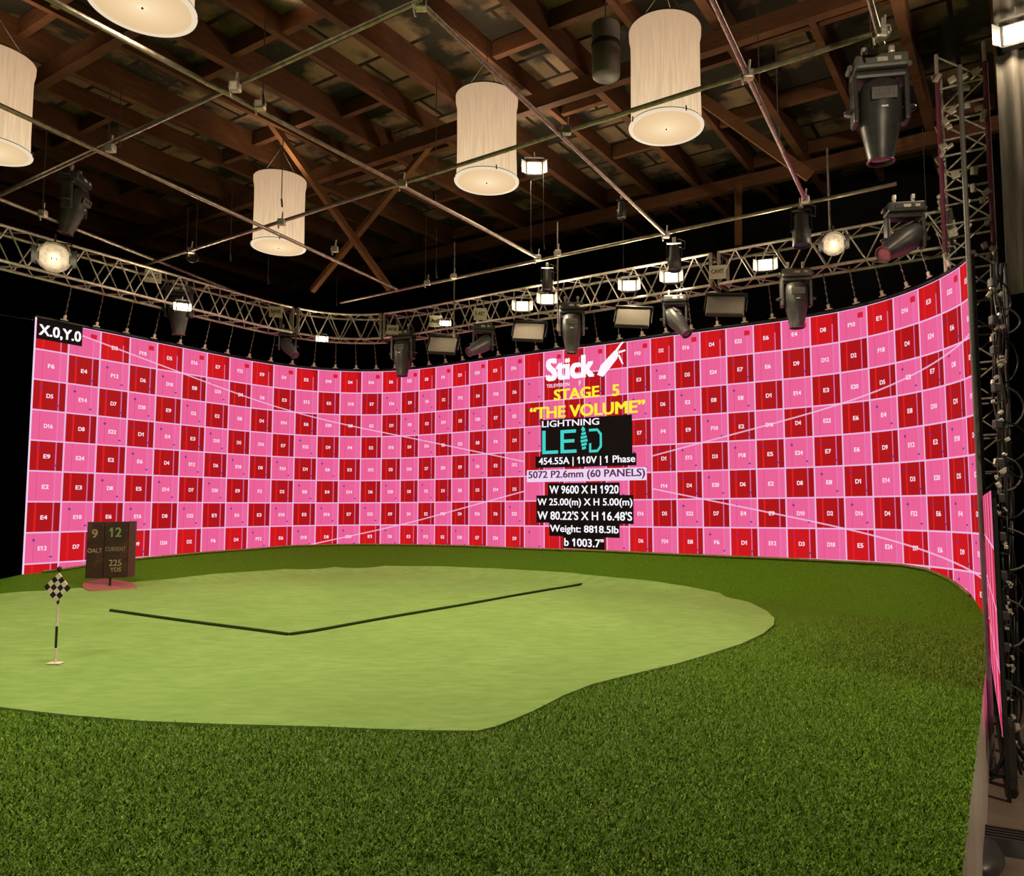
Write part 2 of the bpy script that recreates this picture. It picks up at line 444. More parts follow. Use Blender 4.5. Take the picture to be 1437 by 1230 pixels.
FONT_CACHE = {}
def raw_text(s):
    cu = bpy.data.curves.new('txt', 'FONT'); cu.body = s; cu.size = 1.0; cu.resolution_u = 3; cu.fill_mode = 'FRONT'
    ob = bpy.data.objects.new('txt', cu); COL.objects.link(ob)
    dg = bpy.context.evaluated_depsgraph_get(); dg.update()
    me = ob.evaluated_get(dg).to_mesh()
    vs = [(v.co.x, v.co.y) for v in me.vertices]; fs = [tuple(p.vertices) for p in me.polygons]
    ob.evaluated_get(dg).to_mesh_clear()
    COL.objects.unlink(ob); bpy.data.objects.remove(ob); bpy.data.curves.remove(cu)
    return vs, fs
def text_mesh(s, bold=0.0):
    """unit-square lettering; heavier strokes by shifted copies, and every 1 gets its flag"""
    key = (s, bold)
    if key in FONT_CACHE: return FONT_CACHE[key]
    vs, fs = raw_text(s)
    if '1' in s:
        w1 = [v[0] for v in raw_text('1')[0]]; w1 = max(w1) - min(w1); top = max(v[1] for v in raw_text('1')[0])
        for i, c in enumerate(s):
            if c == '1':
                xr = max(v[0] for v in raw_text(s[:i + 1])[0]); xl = xr - w1; n = len(vs)
                vs += [(xl + .01, top), (xl + .01, top - .15), (xl - .13, top - .26), (xl - .13, top - .14)]; fs.append((n, n + 3, n + 2, n + 1))
    if bold:
        b0 = list(vs); f0 = list(fs); vs = []; fs = []
        for dx, dy in ((-1, -.5), (1, -.5), (-1, .5), (1, .5), (0, 0)):
            n = len(vs); vs += [(x + dx * bold, y + dy * bold) for x, y in b0]; fs += [tuple(i + n for i in f) for f in f0]
    xs = [v[0] for v in vs]; ys = [v[1] for v in vs]
    x0, x1, y0, y1 = min(xs), max(xs), min(ys), max(ys)
    r = ([((x - x0) / (x1 - x0), (y - y0) / (y1 - y0)) for x, y in vs], fs, (x1 - x0) / (y1 - y0))
    FONT_CACHE[key] = r
    return r
def led_text(mb, s, u0, u1, rt, rb, bold=0.0, off=0.010, slant=0.0, tilt=0.0):
    vs, fs, _ = text_mesh(s, bold)
    mb.add([led_pos(u0 + x * (u1 - u0) + slant * (y - .5), rb + (rt - rb) * y + tilt * x, off) for x, y in vs], fs)
def led_rect(mb, u0, u1, rt, rb, off=0.006, tilt=0.0):
    n = max(1, int((u1 - u0) * 4)); vs = []; fs = []
    for i in range(n + 1):
        u = u0 + (u1 - u0) * i / n
        vs += [led_pos(u, rt + tilt * i / n, off), led_pos(u, rb + tilt * i / n, off)]
    for i in range(n): fs.append((i * 2, i * 2 + 1, i * 2 + 3, i * 2 + 2))
    mb.add(vs, fs)
def led_poly(mb, pts, off=0.010):
    mb.add([led_pos(u, r, off) for u, r in pts], [tuple(range(len(pts)))])
# numbers in every cell, as far as they can be read
nm = MB()
for i in range(41):
    for j in range(9):
        if 22 <= i <= 27 and 0 <= j <= 8 and not (i == 27 and j in (0, 1, 3, 6, 7)): continue
        if i <= 1 and j == 0: continue
        s = random.choice('DEFE') + str((i * 3 + j * 5) % 24 + 1) if (i + j) % 2 else random.choice('DE') + str((i + j * 2) % 9 + 1)
        w = 0.26 if len(s) > 2 else 0.2
        du = 0.50 if j else 0.46
        led_text(nm, s, i + du - w / 2, i + du + w / 2, j + 0.44, j + 0.58, 0.035)
mesh_obj('cell_numbers', nm, M['led_num'], led, world=True)
mb = MB(); led_rect(mb, 0.03, 1.40, -0.02, 0.66)
mesh_obj('coordinate_block', mb, M['led_black'], led, world=True)['label'] = 'black block at the top left corner'
mb = MB(); led_text(mb, 'X.0,Y.0', 0.09, 1.36, 0.16, 0.58, 0.03)
mesh_obj('coordinate_text', mb, M['led_white'], led, world=True)['label'] = 'white text X.0,Y.0'
mb = MB(); led_text(mb, 'Stick', 23.12, 25.5, 0.30, 1.22, 0.05)
led_poly(mb, [(25.62, 1.16), (25.90, 1.26), (26.55, 0.62), (26.62, 0.40), (26.46, 0.28), (26.28, 0.42), (25.80, 0.80)])
led_poly(mb, [(26.46, 0.30), (26.56, 0.36), (26.74, 0.12), (26.66, 0.08)]); led_poly(mb, [(26.66, 0.08), (26.74, 0.12), (26.86, 0.02), (26.80, -0.02)])
led_poly(mb, [(26.60, 0.34), (26.64, 0.42), (26.94, 0.36), (26.92, 0.30)]); led_poly(mb, [(26.58, 0.50), (26.66, 0.46), (26.84, 0.86), (26.76, 0.84)])
mesh_obj('show_logo', mb, M['led_white'], led, world=True)['label'] = 'white word Stick with a white bottle-like mark'
mb = MB(); led_text(mb, 'TELEVISION', 23.15, 24.3, 1.34, 1.48, 0.02); mesh_obj('small_caption', mb, M['led_num'], led, world=True); mb = MB(); led_text(mb, 'F', 24.75, 24.85, 1.32, 1.5, 0.03)
mesh_obj('small_caption', mb, M['led_num'], led, world=True)
mb = MB(); led_text(mb, 'STAGE', 23.52, 25.72, 1.58, 2.02, 0.035); led_text(mb, '5', 26.3, 26.64, 1.60, 2.05, 0.035)
led_text(mb, '\u201cTHE VOLUME\u201d', 22.3, 27.76, 2.22, 2.70, 0.035, tilt=0.06)
mesh_obj('stage_title', mb, M['led_yellow'], led, world=True)['label'] = 'yellow text STAGE 5 "THE VOLUME"'
mb = MB(); led_rect(mb, 22.86, 27.18, 2.76, 4.22, tilt=0.04)
for (u0, u1, rt, rb) in ((22.58, 27.35, 4.22, 4.68), (23.2, 26.6, 5.30, 5.80), (22.62, 27.2, 5.78, 6.86), (23.26, 26.58, 6.84, 7.38), (23.95, 25.9, 7.36, 7.84)):
    led_rect(mb, u0, u1, rt, rb, tilt=0.04)
mesh_obj('caption_block', mb, M['led_black'], led, world=True)['label'] = 'black blocks behind the captions'
mb = MB(); led_rect(mb, 22.14, 27.78, 4.76, 5.24, off=0.008, tilt=0.04)
mesh_obj('panel_caption_block', mb, M['led_lav'], led, world=True)['label'] = 'pale lavender caption band'
mb = MB(); led_text(mb, '5072 P2.6mm (60 PANELS)', 22.22, 27.72, 4.80, 5.18, 0.026, 0.013, tilt=0.04)
mesh_obj('panel_caption', mb, M['led_plum'], led, world=True)
mb = MB()
led_text(mb, 'LIGHTNING', 22.92, 25.7, 2.80, 3.06, 0.015, tilt=0.04)
for s, u0, u1, rt, rb in (('454.55A | 110V | 1 Phase', 22.75, 27.3, 4.28, 4.64), ('W 9600 X H 1920', 23.28, 26.56, 5.40, 5.72), ('W 25.00(m) X H 5.00(m)', 22.68, 27.16, 5.90, 6.26),
                           ("W 80.22'S X H 16.48'S", 22.68, 27.14, 6.40, 6.74), ('Weight: 8818.5lb', 23.3, 26.54, 6.94, 7.30), ('b 1003.7"', 24.0, 25.86, 7.44, 7.76)):
    mesh_obj('caption_line', mb, M['led_white'], led, world=True); mb = MB()
    led_text(mb, s, u0, u1, rt, rb, 0.020, tilt=0.04)
mesh_obj('caption_line', mb, M['led_white'], led, world=True)
mb = MB()
def stroke(u0, u1, rt, rb): led_rect(mb, u0, u1, rt, rb, 0.011)
stroke(22.93, 23.10, 3.20, 4.14); stroke(22.93, 23.72, 4.01, 4.14)
stroke(23.84, 24.01, 3.22, 4.14); stroke(23.84, 24.60, 3.22, 3.35); stroke(23.84, 24.52, 3.60, 3.73); stroke(23.84, 24.62, 4.01, 4.14)
for q in range(6):
    led_poly(mb, [(24.80 + .03 * abs(q - 2.5), 3.24 + q * .14), (25.14 - .04 * abs(q - 3), 3.20 + q * .14), (25.16 - .04 * abs(q - 3), 3.30 + q * .14), (24.82 + .03 * abs(q - 2.5), 3.34 + q * .14)], .011)
led_poly(mb, [(24.92, 3.12), (25.04, 3.22), (24.84, 3.26)], .011)
stroke(25.22, 25.62, 3.24, 3.34); stroke(25.22, 25.62, 4.06, 4.16)
led_poly(mb, [(25.62, 3.24), (25.82, 3.44), (25.72, 3.50), (25.60, 3.34)], .011); led_poly(mb, [(25.82, 3.44), (25.82, 3.96), (25.72, 3.90), (25.72, 3.50)], .011)
led_poly(mb, [(25.82, 3.96), (25.62, 4.16), (25.60, 4.06), (25.72, 3.90)], .011); stroke(25.22, 25.32, 3.80, 4.16)
mesh_obj('lighting_firm_logo', mb, M['led_teal'], led, world=True)['label'] = 'teal letters LED with a feather-like mark'
#PART2
# ------------------------------------------------------------------ the turf stage
ZT = CZ - 1.50
LED_S = [led_plan(u)[0] for u in np.arange(0, 41.01, 0.25)]
LS = np.array([[p.x, p.y] for p in LED_S]); LU = np.arange(0, 41.01, 0.25)
TU = [0, 1, 3, 4, 6, 8, 10, 14, 19, 22, 27, 31, 35, 37, 38, 39, 40, 41]
TV = [-.99, -.97, -.87, -.85, -.82, -.81, -.77, -.78, -.77, -.78, -.80, -.83, -.84, -.84, -.87, -.97, -1.13, -1.38]
BW = [1.1, 1.1, 1.1, 1.15, 1.3, 1.5, 1.5, 1.5, 1.4, 1.3, 1.1, .95, .9, .9, .85, .8, .7, .6]
RU = [0, 22, 29, 35, 41]; RV = [.28, .24, .13, .0, .0]
def turf_h(x, y):
    d2 = (LS[:, 0] - x) ** 2 + (LS[:, 1] - y) ** 2
    i = int(d2.argmin()); d = math.sqrt(d2[i]); u = LU[i]
    rise = float(np.interp(u, RU, RV)) * max(0.0, 1 - d / 6.5)
    top = CZ + float(np.interp(u, TU, TV)) - ZT - float(np.interp(u, RU, RV))
    g = max(0.0, 1 - d / float(np.interp(u, TU, BW))); g = g ** 0.9
    return ZT + rise + top * g + 0.006 * math.sin(x * 1.7) * math.sin(y * 1.3 + 0.6)
def on_turf(x, y):
    """where the sight line through pixel (x, y) meets the turf"""
    r = P(x, y, 1.0) - Vector((0, 0, CZ)); d = 2.2
    while d < 17.5:
        p = Vector((r.x * d, r.y * d, CZ + r.z * d)); h = turf_h(p.x, p.y)
        if p.z <= h: break
        d += max(0.004, min(0.25, (p.z - h) * 0.9))
    return Vector((p.x, p.y, h))
def cdt_surface(poly, step, zf):
    xs = [p[0] for p in poly]; ys = [p[1] for p in poly]
    pts = [Vector(p) for p in poly]; n = len(poly)
    pa = np.array(poly); pb = np.roll(pa, -1, 0)
    def inside(x, y):
        c = ((pa[:, 1] > y) != (pb[:, 1] > y)) & (x < (pb[:, 0] - pa[:, 0]) * (y - pa[:, 1]) / (pb[:, 1] - pa[:, 1] + 1e-12) + pa[:, 0])
        return c.sum() % 2 == 1
    k = 0
    for yy in np.arange(min(ys), max(ys), step):
        k += 1
        for xx in np.arange(min(xs) + (step / 2 if k % 2 else 0), max(xs), step):
            if inside(xx, yy): pts.append(Vector((xx, yy)))
    v, e, f, *_ = delaunay_2d_cdt(pts, [(i, (i + 1) % n) for i in range(n)], [], 1, 1e-5)
    return [Vector((p.x, p.y, zf(p.x, p.y))) for p in v], [tuple(q) for q in f]
def densify(poly, step, closed=True):
    out = []; n = len(poly)
    for i in range(n if closed else n - 1):
        a, b_ = Vector(poly[i]), Vector(poly[(i + 1) % n]); m = max(1, int((b_ - a).length / step))
        out += [tuple(a.lerp(b_, j / m)) for j in range(m)]
    return out
edge = []
for u in np.arange(0, 40.6, 0.5):
    p, d, n = led_plan(u); edge.append((p.x + n.x * .03, p.y + n.y * .03))
RIGHT_EDGE = [(4.96, 9.12), (3.90, 7.27), (2.84, 5.41), (2.22, 4.33), (0.20, 0.79), (-1.08, -1.45)]
outline = edge + RIGHT_EDGE + [(-7.0, -1.45), (-11.0, 6.0), (-10.2, 11.6), (-9.4, 11.9)]
outline = densify(outline, 0.35)

t = NT('rough_turf')
v = t.coord('Object'); f1 = t.noise(55, 4, v, 0.7); f2 = t.noise(0.9, 3, v); f3 = t.noise(9, 3, v)
col = t.ramp(f1, [(0.28, (0.022, 0.066, 0.002)), (0.52, (0.080, 0.190, 0.004)), (0.75, (0.165, 0.32, 0.010))])
col = t.mix(t.m('MULTIPLY', f2, 0.45), col, (0.062, 0.130, 0.006))
col = t.mix(t.m('MULTIPLY', f3, 0.25), col, (0.03, 0.085, 0.004))
M['turf'] = t.principled(col, 0.85, 0, t.bump(f1, 0.7, 0.03), 0.12)
t = NT('putting_turf')
v = t.coord('Object'); f1 = t.noise(120, 3, v, 0.7); f2 = t.noise(0.8, 4, v, 0.6); f3 = t.noise(4, 4, t.coord('Object', (1, 2.4, 1)), 0.6)
col = t.ramp(f2, [(0.3, (0.200, 0.345, 0.088)), (0.7, (0.270, 0.430, 0.128))])
f3 = t.ramp(f3, [(0.38, (0, 0, 0)), (0.62, (1, 1, 1))])
col = t.mix(t.m('MULTIPLY', f3, 0.6), col, (0.165, 0.30, 0.066))
col = t.mix(t.m('MULTIPLY', f1, 0.25), col, (0.17, 0.31, 0.07))
M['green'] = t.principled(col, 0.85, 0, t.bump(t.m('ADD', t.m('MULTIPLY', f1, 0.3), t.noise(3.2, 5, t.coord('Object', (1, 2.2, 1)), 0.6)), 0.55, 0.03), 0.12)
t = NT('turf_blade')
v = t.coord('Object'); f1 = t.noise(48, 3, v, 0.75)
col = t.ramp(f1, [(0.35, (0.028, 0.072, 0.001)), (0.50, (0.086, 0.200, 0.002)), (0.61, (0.18, 0.35, 0.008)), (0.69, (0.50, 0.62, 0.10))])  # the brightest stop paints highlights into the blade colour
M['blade'] = t.principled(col, 0.6, 0, None, 0.25)
t = NT('stage_fascia')
f1 = t.noise(2.2, 4, t.coord('Object', (1, 1, 0.4)), 0.6)
M['fascia'] = t.principled(t.ramp(f1, [(0.3, (0.50, 0.45, 0.40)), (0.7, (0.68, 0.62, 0.56))]), 0.35, 0, None, 0.5)
M['lip'] = simple('turf_lip', (0.17, 0.15, 0.03), 0.9, 0, 0.3, 20)
M['dark_turf'] = simple('dark_turf_strip', (0.022, 0.05, 0.008), 0.9, 0, 0.4, 60, 0.1, 0.5)

stage = thing('turf_stage', 'raised stage covered in dark green artificial grass in front of the curved screen', 'stage', (-2, 6, 0))
vs, fs = cdt_surface(outline, 0.16, turf_h)
mb = MB(); mb.add(vs, fs, True); mesh_obj('rough_turf', mb, M['turf'], stage, world=True)
mb = MB(); n = len(outline)
fv = [Vector((x, y, turf_h(x, y) - .004)) for x, y in outline] + [Vector((x, y, 0.0)) for x, y in outline]
mb.add(fv, [(i, i + n, (i + 1) % n + n, (i + 1) % n) for i in range(n)])
mesh_obj('fascia', mb, M['fascia'], stage, world=True)['label'] = 'pale smooth side panel of the stage'
mb = MB(); mb.tube([(x + led_plan(u)[2].x * .03, y + led_plan(u)[2].y * .03, turf_h(x, y) + .012) for u, (x, y) in zip(np.arange(0.5, 40.4, 0.5), edge[1:])], .022, 6)
mesh_obj('turf_lip', mb, M['lip'], stage, world=True)['label'] = 'thin brownish lip where the turf meets the screen'

GPX = [(-40, 841), (0, 836), (60, 832), (120, 827), (200, 818), (300, 807.5), (400, 800.5), (470, 797.5), (540, 796), (620, 797), (700, 800), (800, 806), (900, 816), (960, 824.5), (1010, 834.5), (1050, 847), (1076, 860), (1087, 870), (1086, 880), (1070, 893), (1040, 907),
       (1000, 920), (950, 935), (880, 952), (830, 965), (790, 981), (750, 1002), (720, 1015), (695, 1025), (670, 1031), (600, 1030.5), (520, 1028), (450, 1025), (300, 1021), (200, 1017), (100, 1009), (30, 1001), (0, 997), (-90, 985)]
gw = [on_turf(x, y) for x, y in GPX]
gpoly = [(p.x, p.y) for p in gw] + [(-7.9, 7.4), (-9.3, 9.5)]
gpoly = densify(gpoly, 0.12)
green = thing('putting_green', 'smooth light green putting surface with a curved outline on the dark turf', 'putting green', (-2.5, 8, ZT))
vs, fs = cdt_surface(gpoly, 0.22, lambda x, y: turf_h(x, y) + 0.024)
nb = len(vs); mb = MB(); mb.add(vs, fs, True)
ng = len(gpoly)
mb.add([Vector((x, y, turf_h(x, y) + .024)) for x, y in gpoly] + [Vector((x, y, turf_h(x, y) - .002)) for x, y in gpoly], [(i, i + ng, (i + 1) % ng + ng, (i + 1) % ng) for i in range(ng)])
mesh_obj('green_mat', mb, M['green'], green, world=True)

# blades of the rough in the near part of the stage
ga = np.array(gpoly); gb = np.roll(ga, -1, 0); oa = np.array(outline); ob_ = np.roll(oa, -1, 0)
def inside_np(pa, pb, x, y):
    c = np.zeros(len(x), int)
    for (x0, y0), (x1, y1) in zip(pa, pb):
        c += ((y0 > y) != (y1 > y)) & (x < (x1 - x0) * (y - y0) / (y1 - y0 + 1e-12) + x0)
    return c % 2 == 1
NB = 1250000
bx = rng.uniform(-8.0, 5.2, NB); by = rng.uniform(2.5, 10.8, NB)
dist = np.hypot(bx, by)
keep = (rng.uniform(0, 1, NB) < np.clip((3.6 / dist) ** 1.7, 0, 1) * np.clip((10.8 - by) / 3.0, 0, 1)) & (np.abs(bx + 0.5) < by * 1.05)
bx, by = bx[keep], by[keep]
keep = inside_np(oa, ob_, bx, by) & ~inside_np(ga, gb, bx, by)
bx, by = bx[keep], by[keep]
NB = len(bx)
bz = ZT + 0.006 * np.sin(bx * 1.7) * np.sin(by * 1.3 + 0.6)
near_b = np.where(by > 7.0)[0]
for i in near_b: bz[i] = turf_h(bx[i], by[i])
ang = rng.uniform(0, 2 * math.pi, NB); ln = rng.uniform(0.028, 0.064, NB); wd = rng.uniform(0.0019, 0.0038, NB); lean = rng.uniform(0.7, 2.2, NB); a2 = ang + rng.uniform(-1.9, 1.9, NB)
px_, py_ = -np.sin(ang) * wd, np.cos(ang) * wd
m1 = ln * 0.5
cx1 = bx + np.cos(ang) * m1 * np.sin(lean * 0.5); cy1 = by + np.sin(ang) * m1 * np.sin(lean * 0.5); cz1 = bz + m1 * np.cos(lean * 0.5)
cx2 = cx1 + np.cos(a2) * m1 * np.sin(lean * 1.1); cy2 = cy1 + np.sin(a2) * m1 * np.sin(lean * 1.1); cz2 = cz1 + m1 * np.cos(lean * 1.1)
co = np.empty((NB, 5, 3), np.float32)
co[:, 0] = np.stack([bx - px_, by - py_, bz], 1); co[:, 1] = np.stack([bx + px_, by + py_, bz], 1)
co[:, 2] = np.stack([cx1 + px_ * .8, cy1 + py_ * .8, cz1], 1); co[:, 3] = np.stack([cx1 - px_ * .8, cy1 - py_ * .8, cz1], 1)
co[:, 4] = np.stack([cx2, cy2, cz2], 1)
co -= np.array(stage.location, np.float32)
me = bpy.data.meshes.new('grass_blades')
me.vertices.add(NB * 5); me.vertices.foreach_set('co', co.ravel())
idx = np.arange(NB, dtype=np.int32)[:, None] * 5
lv = (idx + np.array([0, 1, 2, 3, 3, 2, 4], np.int32)).ravel()
me.loops.add(NB * 7); me.loops.foreach_set('vertex_index', lv)
ls = (np.arange(NB, dtype=np.int32)[:, None] * 7 + np.array([0, 4], np.int32)).ravel()
me.polygons.add(NB * 2); me.polygons.foreach_set('loop_start', ls)
me.update(calc_edges=True); me.validate()
me.materials.append(M['blade'])
o = bpy.data.objects.new('grass_blades', me); COL.objects.link(o); o.parent = stage; o['kind'] = 'stuff'

# two low edging strips on the green
def strip(a, b_, label):
    pa, pb = on_turf(*a), on_turf(*b_); pts = []
    for i in range(25):
        p = pa.lerp(pb, i / 24); pts.append((p.x, p.y, turf_h(p.x, p.y) + .036))
    mb = MB(); mb.tube(pts, .022, 8); o = mesh_obj('edging_strip', mb, M['dark_turf']); tag(o, label, 'edging strip')
strip((155, 861), (404, 895), 'shorter dark green edging strip on the putting green, on the flag side')
strip((407, 895), (816, 823), 'longer dark green edging strip crossing the putting green towards the screen')

# checkered pin flag
M['flag_black'] = simple('flag_black', (0.012, 0.012, 0.012), 0.6); M['flag_white'] = simple('flag_white', (0.80, 0.70, 0.62), 0.6)
fb = on_turf(77, 936); fb.z = turf_h(fb.x, fb.y) + .024
flag = thing('pin_flag', 'small putting pin with a black and white checkered diamond and striped pole', 'flag', fb)
flag.scale = (fb.y / 5.6,) * 3
HF = 0.66
for i, (z0, z1) in enumerate(((0.0, .115), (.115, .27), (.27, .43), (.43, .60))):
    mb = MB(); mb.tube([(0, 0, z0), (0, 0, z1)], .0085, 10)
    mesh_obj('pole_band', mb, M['flag_white'] if i % 2 == 0 else M['flag_black'], flag)
mb = MB(); mb.box((0, 0, .006), (.095, .065, .010), .003); mesh_obj('base_plate', mb, M['flag_white'], flag)
S = .105; mbk = MB(); mwh = MB(); rt2 = Matrix.Rotation(math.radians(4), 4, 'Y')
for i in range(4):
    for j in range(4):
        q = []
        for (di, dj) in ((0, 0), (1, 0), (1, 1), (0, 1)):
            s_, w_ = (i + di) / 4, (j + dj) / 4
            q.append(((s_ - w_) * S * .92, (s_ + w_ - 1) * S * 1.02))
        (mwh if (i + j) % 2 == 0 else mbk).prism(q, .008, Matrix.Translation((0, -0.009, .55)) @ rt2 @ Matrix.Rotation(math.pi / 2, 4, 'X'))
mesh_obj('flag_white_squares', mwh, M['flag_white'], flag); mesh_obj('flag_black_squares', mbk, M['flag_black'], flag)
mb = MB(); mb.lathe([(.002, .66), (.012, .668), (.016, .683), (.012, .698), (.002, .704)], 12); mb.tube([(0, 0, .60), (0, 0, .665)], .006, 8); mesh_obj('finial', mb, M['flag_black'], flag)

# tee sign board
t = NT('weathered_board')
v = t.coord('Object', (1, 1, 3)); f1 = t.noise(7, 5, v, 0.7); f2 = t.noise(2.2, 4, t.coord('Object'), .6)
col = t.mix(t.ramp(f2, [(0.52, (0, 0, 0)), (0.70, (1, 1, 1))]), t.ramp(f1, [(0.3, (0.024, 0.012, 0.009)), (0.75, (0.065, 0.030, 0.020))]), (0.16, 0.055, 0.028))
M['board'] = t.principled(col, 0.7, 0, t.bump(f1, .3, .005), .3)
M['board_side'] = simple('board_side', (0.10, 0.035, 0.033), 0.6); M['sign_cream'] = simple('sign_cream', (0.62, 0.50, 0.30), 0.7); M['sign_green'] = simple('sign_green', (0.36, 0.58, 0.26), 0.7)
M['sign_dim'] = simple('sign_dim', (0.26, 0.22, 0.16), 0.7); M['base_red'] = simple('sign_base', (0.30, 0.105, 0.085), 0.55)
sb = on_turf(154, 827); sb.z = turf_h(sb.x, sb.y) + .034
KS = sb.y / F
yaw = math.atan2(-sb.x, sb.y) * 0.55
sign = thing('tee_sign', 'dark brown wooden hole sign with painted numbers on a round red brown base', 'sign', sb, (0, 0, yaw))
sign.scale = (sb.y / 11.7, sb.y / 11.7, sb.y / 10.5)
mb = MB(); mb.lathe([(0.0, .014), (.35, .013), (.362, .008), (.362, -.01), (0, -.01)], 32); sbase = mesh_obj('base', mb, M['base_red'], sign)
gx = (turf_h(sb.x + .3, sb.y) - turf_h(sb.x - .3, sb.y)) / .6; gy = (turf_h(sb.x, sb.y + .3) - turf_h(sb.x, sb.y - .3)) / .6
sbase.rotation_euler = (Matrix.Rotation(-yaw, 3, 'Z') @ Vector((-gx, -gy, 1))).to_track_quat('Z', 'Y').to_euler()
mb = MB(); mb.tube([(0, 0, .02), (0, 0, .2)], .018, 10); mesh_obj('post', mb, M['black_metal'], sign)
z0, z1 = .125, .89; X0, X1 = -.335, .225
mb = MB(); mb.box(((X0 - .095) / 2 - .0, 0, (z0 + z1) / 2), (-.105 - X0, .05, z1 - z0), .008); mesh_obj('side_board', mb, M['board'], sign)
mb = MB(); mb.box(((-.095 + X1) / 2, 0, (z0 + z1) / 2), (X1 + .095, .05, z1 - z0), .008); mesh_obj('main_board', mb, M['board'], sign)
mb = MB(); mb.box((X1 + .053, .012, (z0 + z1) / 2 + .006), (.098, .06, z1 - z0), .008); mesh_obj('edge_board', mb, M['board_side'], sign)['label'] = 'reddish end board'
def flat_text(mb, s, x0, x1, zb, zt, y, bold=0.0):
    vs, fs, _ = text_mesh(s, bold); mb.add([Vector((x0 + a * (x1 - x0), y, zb + c * (zt - zb))) for a, c in vs], fs)
for s_, x0_, x1_, b0_, t0_ in (('9', -.265, -.185, .67, .79), ('OALT', -.315, -.12, .47, .53), ('225', -.02, .15, .285, .37), ('YDS', 0.0, .15, .205, .265)):
    mb = MB(); flat_text(mb, s_, x0_, x1_, b0_, t0_, -.027, .02); mesh_obj('cream_lettering', mb, M['sign_cream'], sign)
mb = MB(); flat_text(mb, '12', -.03, .135, .68, .81, -.027, .02); mesh_obj('hole_number', mb, M['sign_green'], sign)['label'] = 'pale green number 12'
mb = MB(); flat_text(mb, 'CURRENT', -.075, .20, .485, .545, -.027, .0); mesh_obj('dim_lettering', mb, M['sign_dim'], sign)

# ------------------------------------------------------------------ pipe grid overhead
HP = CZ + 4.4
def pipe(px0, px1, z, label, extra=0.0):
    p = PZ(*px0, z); q = PZ(*px1, z); d = (q - p).normalized(); q = q + d * extra
    o = thing('rig_pipe', label, 'pipe', p, group=None)
    mb = MB(); mb.tube([p, q], .028, 10); mesh_obj('tube', mb, M['pipe'], o, world=True)
    return o, p, q
def collar(o, px, z, r=.045):
    p = PZ(*px, z); mb = MB(); mb.box(p, (.11, .09, .10), .02); mb.tube([p + Vector((0, 0, -.02)), p + Vector((.02, 0, .16))], .012, 6); mb.tube([p + Vector((-.07, .02, .03)), p + Vector((-.05, .03, -.09))], .012, 6)
    mesh_obj('clamp', mb, M['alu'], o, world=True)
oA1, *_ = pipe((60, -6), (757, 363), HP, 'long steel pipe from above the top left drum lamp down to the back truss'); [collar(oA1, c, HP) for c in ((330, 122), (565, 258), (755, 362), (365, 148))]
oA0, *_ = pipe((-30, 134), (557, 406), HP, 'steel pipe crossing in front of both drum lamps on the left'); [collar(oA0, c, HP) for c in ((155, 208), (395, 312), (470, 350))]
oA2, *_ = pipe((560, -26), (938, 333), HP, 'steel pipe running between the two larger drum lamps'); [collar(oA2, c, HP) for c in ((590, 6), (795, 183), (935, 330))]
oA3, p3, q3 = pipe((990, -22), (1132, 284), HP, 'steel pipe with purple tape at its lower half, right of the largest drum lamp'); [collar(oA3, c, HP) for c in ((1050, 105), (1130, 280))]
mb = MB(); m0 = p3.lerp(q3, .66); mb.tube([m0, p3.lerp(q3, .99)], .031, 10); mesh_obj('tape', mb, M['purple_tape'], oA3, world=True)
oA4, *_ = pipe((1215, -20), (1238, 62), HP, 'short steel pipe end above the large moving head'); collar(oA4, (1236, 48), HP)
ZB = HP + .06
oB1, *_ = pipe((-40, 292), (640, -24), ZB, 'steel cross pipe behind the left edge lamp, meeting the long pipe near the top')
oB2, *_ = pipe((196, 374), (1250, 40), ZB, 'longest steel cross pipe passing in front of three drum lamps'); [collar(oB2, c, ZB) for c in ((268, 352), (1240, 44))]
oB3, *_ = pipe((478, 425), (1258, 258), ZB, 'far steel cross pipe just above the back truss'); [collar(oB3, c, ZB) for c in ((600, 397), (637, 388), (783, 355))]
oB4, *_ = pipe((-30, 268), (420, 445), HP + .1, 'dim far pipe above the left truss'); collar(oB4, (60, 300), HP)

# thin wires from the roof to the pipes
def wire(px, d, y0, y1, r, label, grp='thin wires hanging from the roof'):
    d = PZ(px, y1, CZ + 4.43).y if grp else d
    p = P(px, y1, d); q = P(px, y0, d); q = Vector((p.x, p.y, min(q.z, ZC - .3)))
    mb = MB(); mb.tube([q, p], r, 6); mb.tube([p + Vector((0, 0, .06)), p + Vector((.012, 0, -.06))], r * 2.2, 6)
    o = mesh_obj('suspension_wire', mb, M['wire'] if r < .009 else M['dull_alu']); tag(o, label, 'wire', grp)
WL = 'thin dark wire hanging from the roof timbers to the pipe rig'
for x, d, y0, y1 in ((152, 9, 120, 205), (167, 9.3, 120, 200), (262, 11.6, 290, 350), (275, 11.8, 270, 345), (369, 9, 0, 140), (323, 12.9, 270, 362), (395, 10.3, 190, 285), (611, 9.9, 110, 285), (597, 14, 300, 390), (612, 14.2, 320, 385),
                     (745, 13.5, 250, 352), (763, 13.6, 240, 345), (875, 12.3, 285, 385), (1066, 8, 0, 140), (1092, 9.2, 60, 185), (1222, 7.4, 0, 60), (1235, 7.3, 0, 55), (60, 10, 180, 290), (376, 14, 360, 395), (411, 14, 360, 455), (472, 15.2, 390, 425), (1300, 11, 180, 300)):
    wire(x, d, y0, y1, .006, WL)
wire(783, 13.6, 312, 460, .016, 'straight grey hanging rod in front of the middle of the back truss', None)
wire(1165, 11.3, 208, 330, .018, 'pale grey hanging rod above the sparkling lamp at the right', None)
wire(637, 14.6, 340, 470, .014, 'dull hanging rod at the left end of the back truss', None)

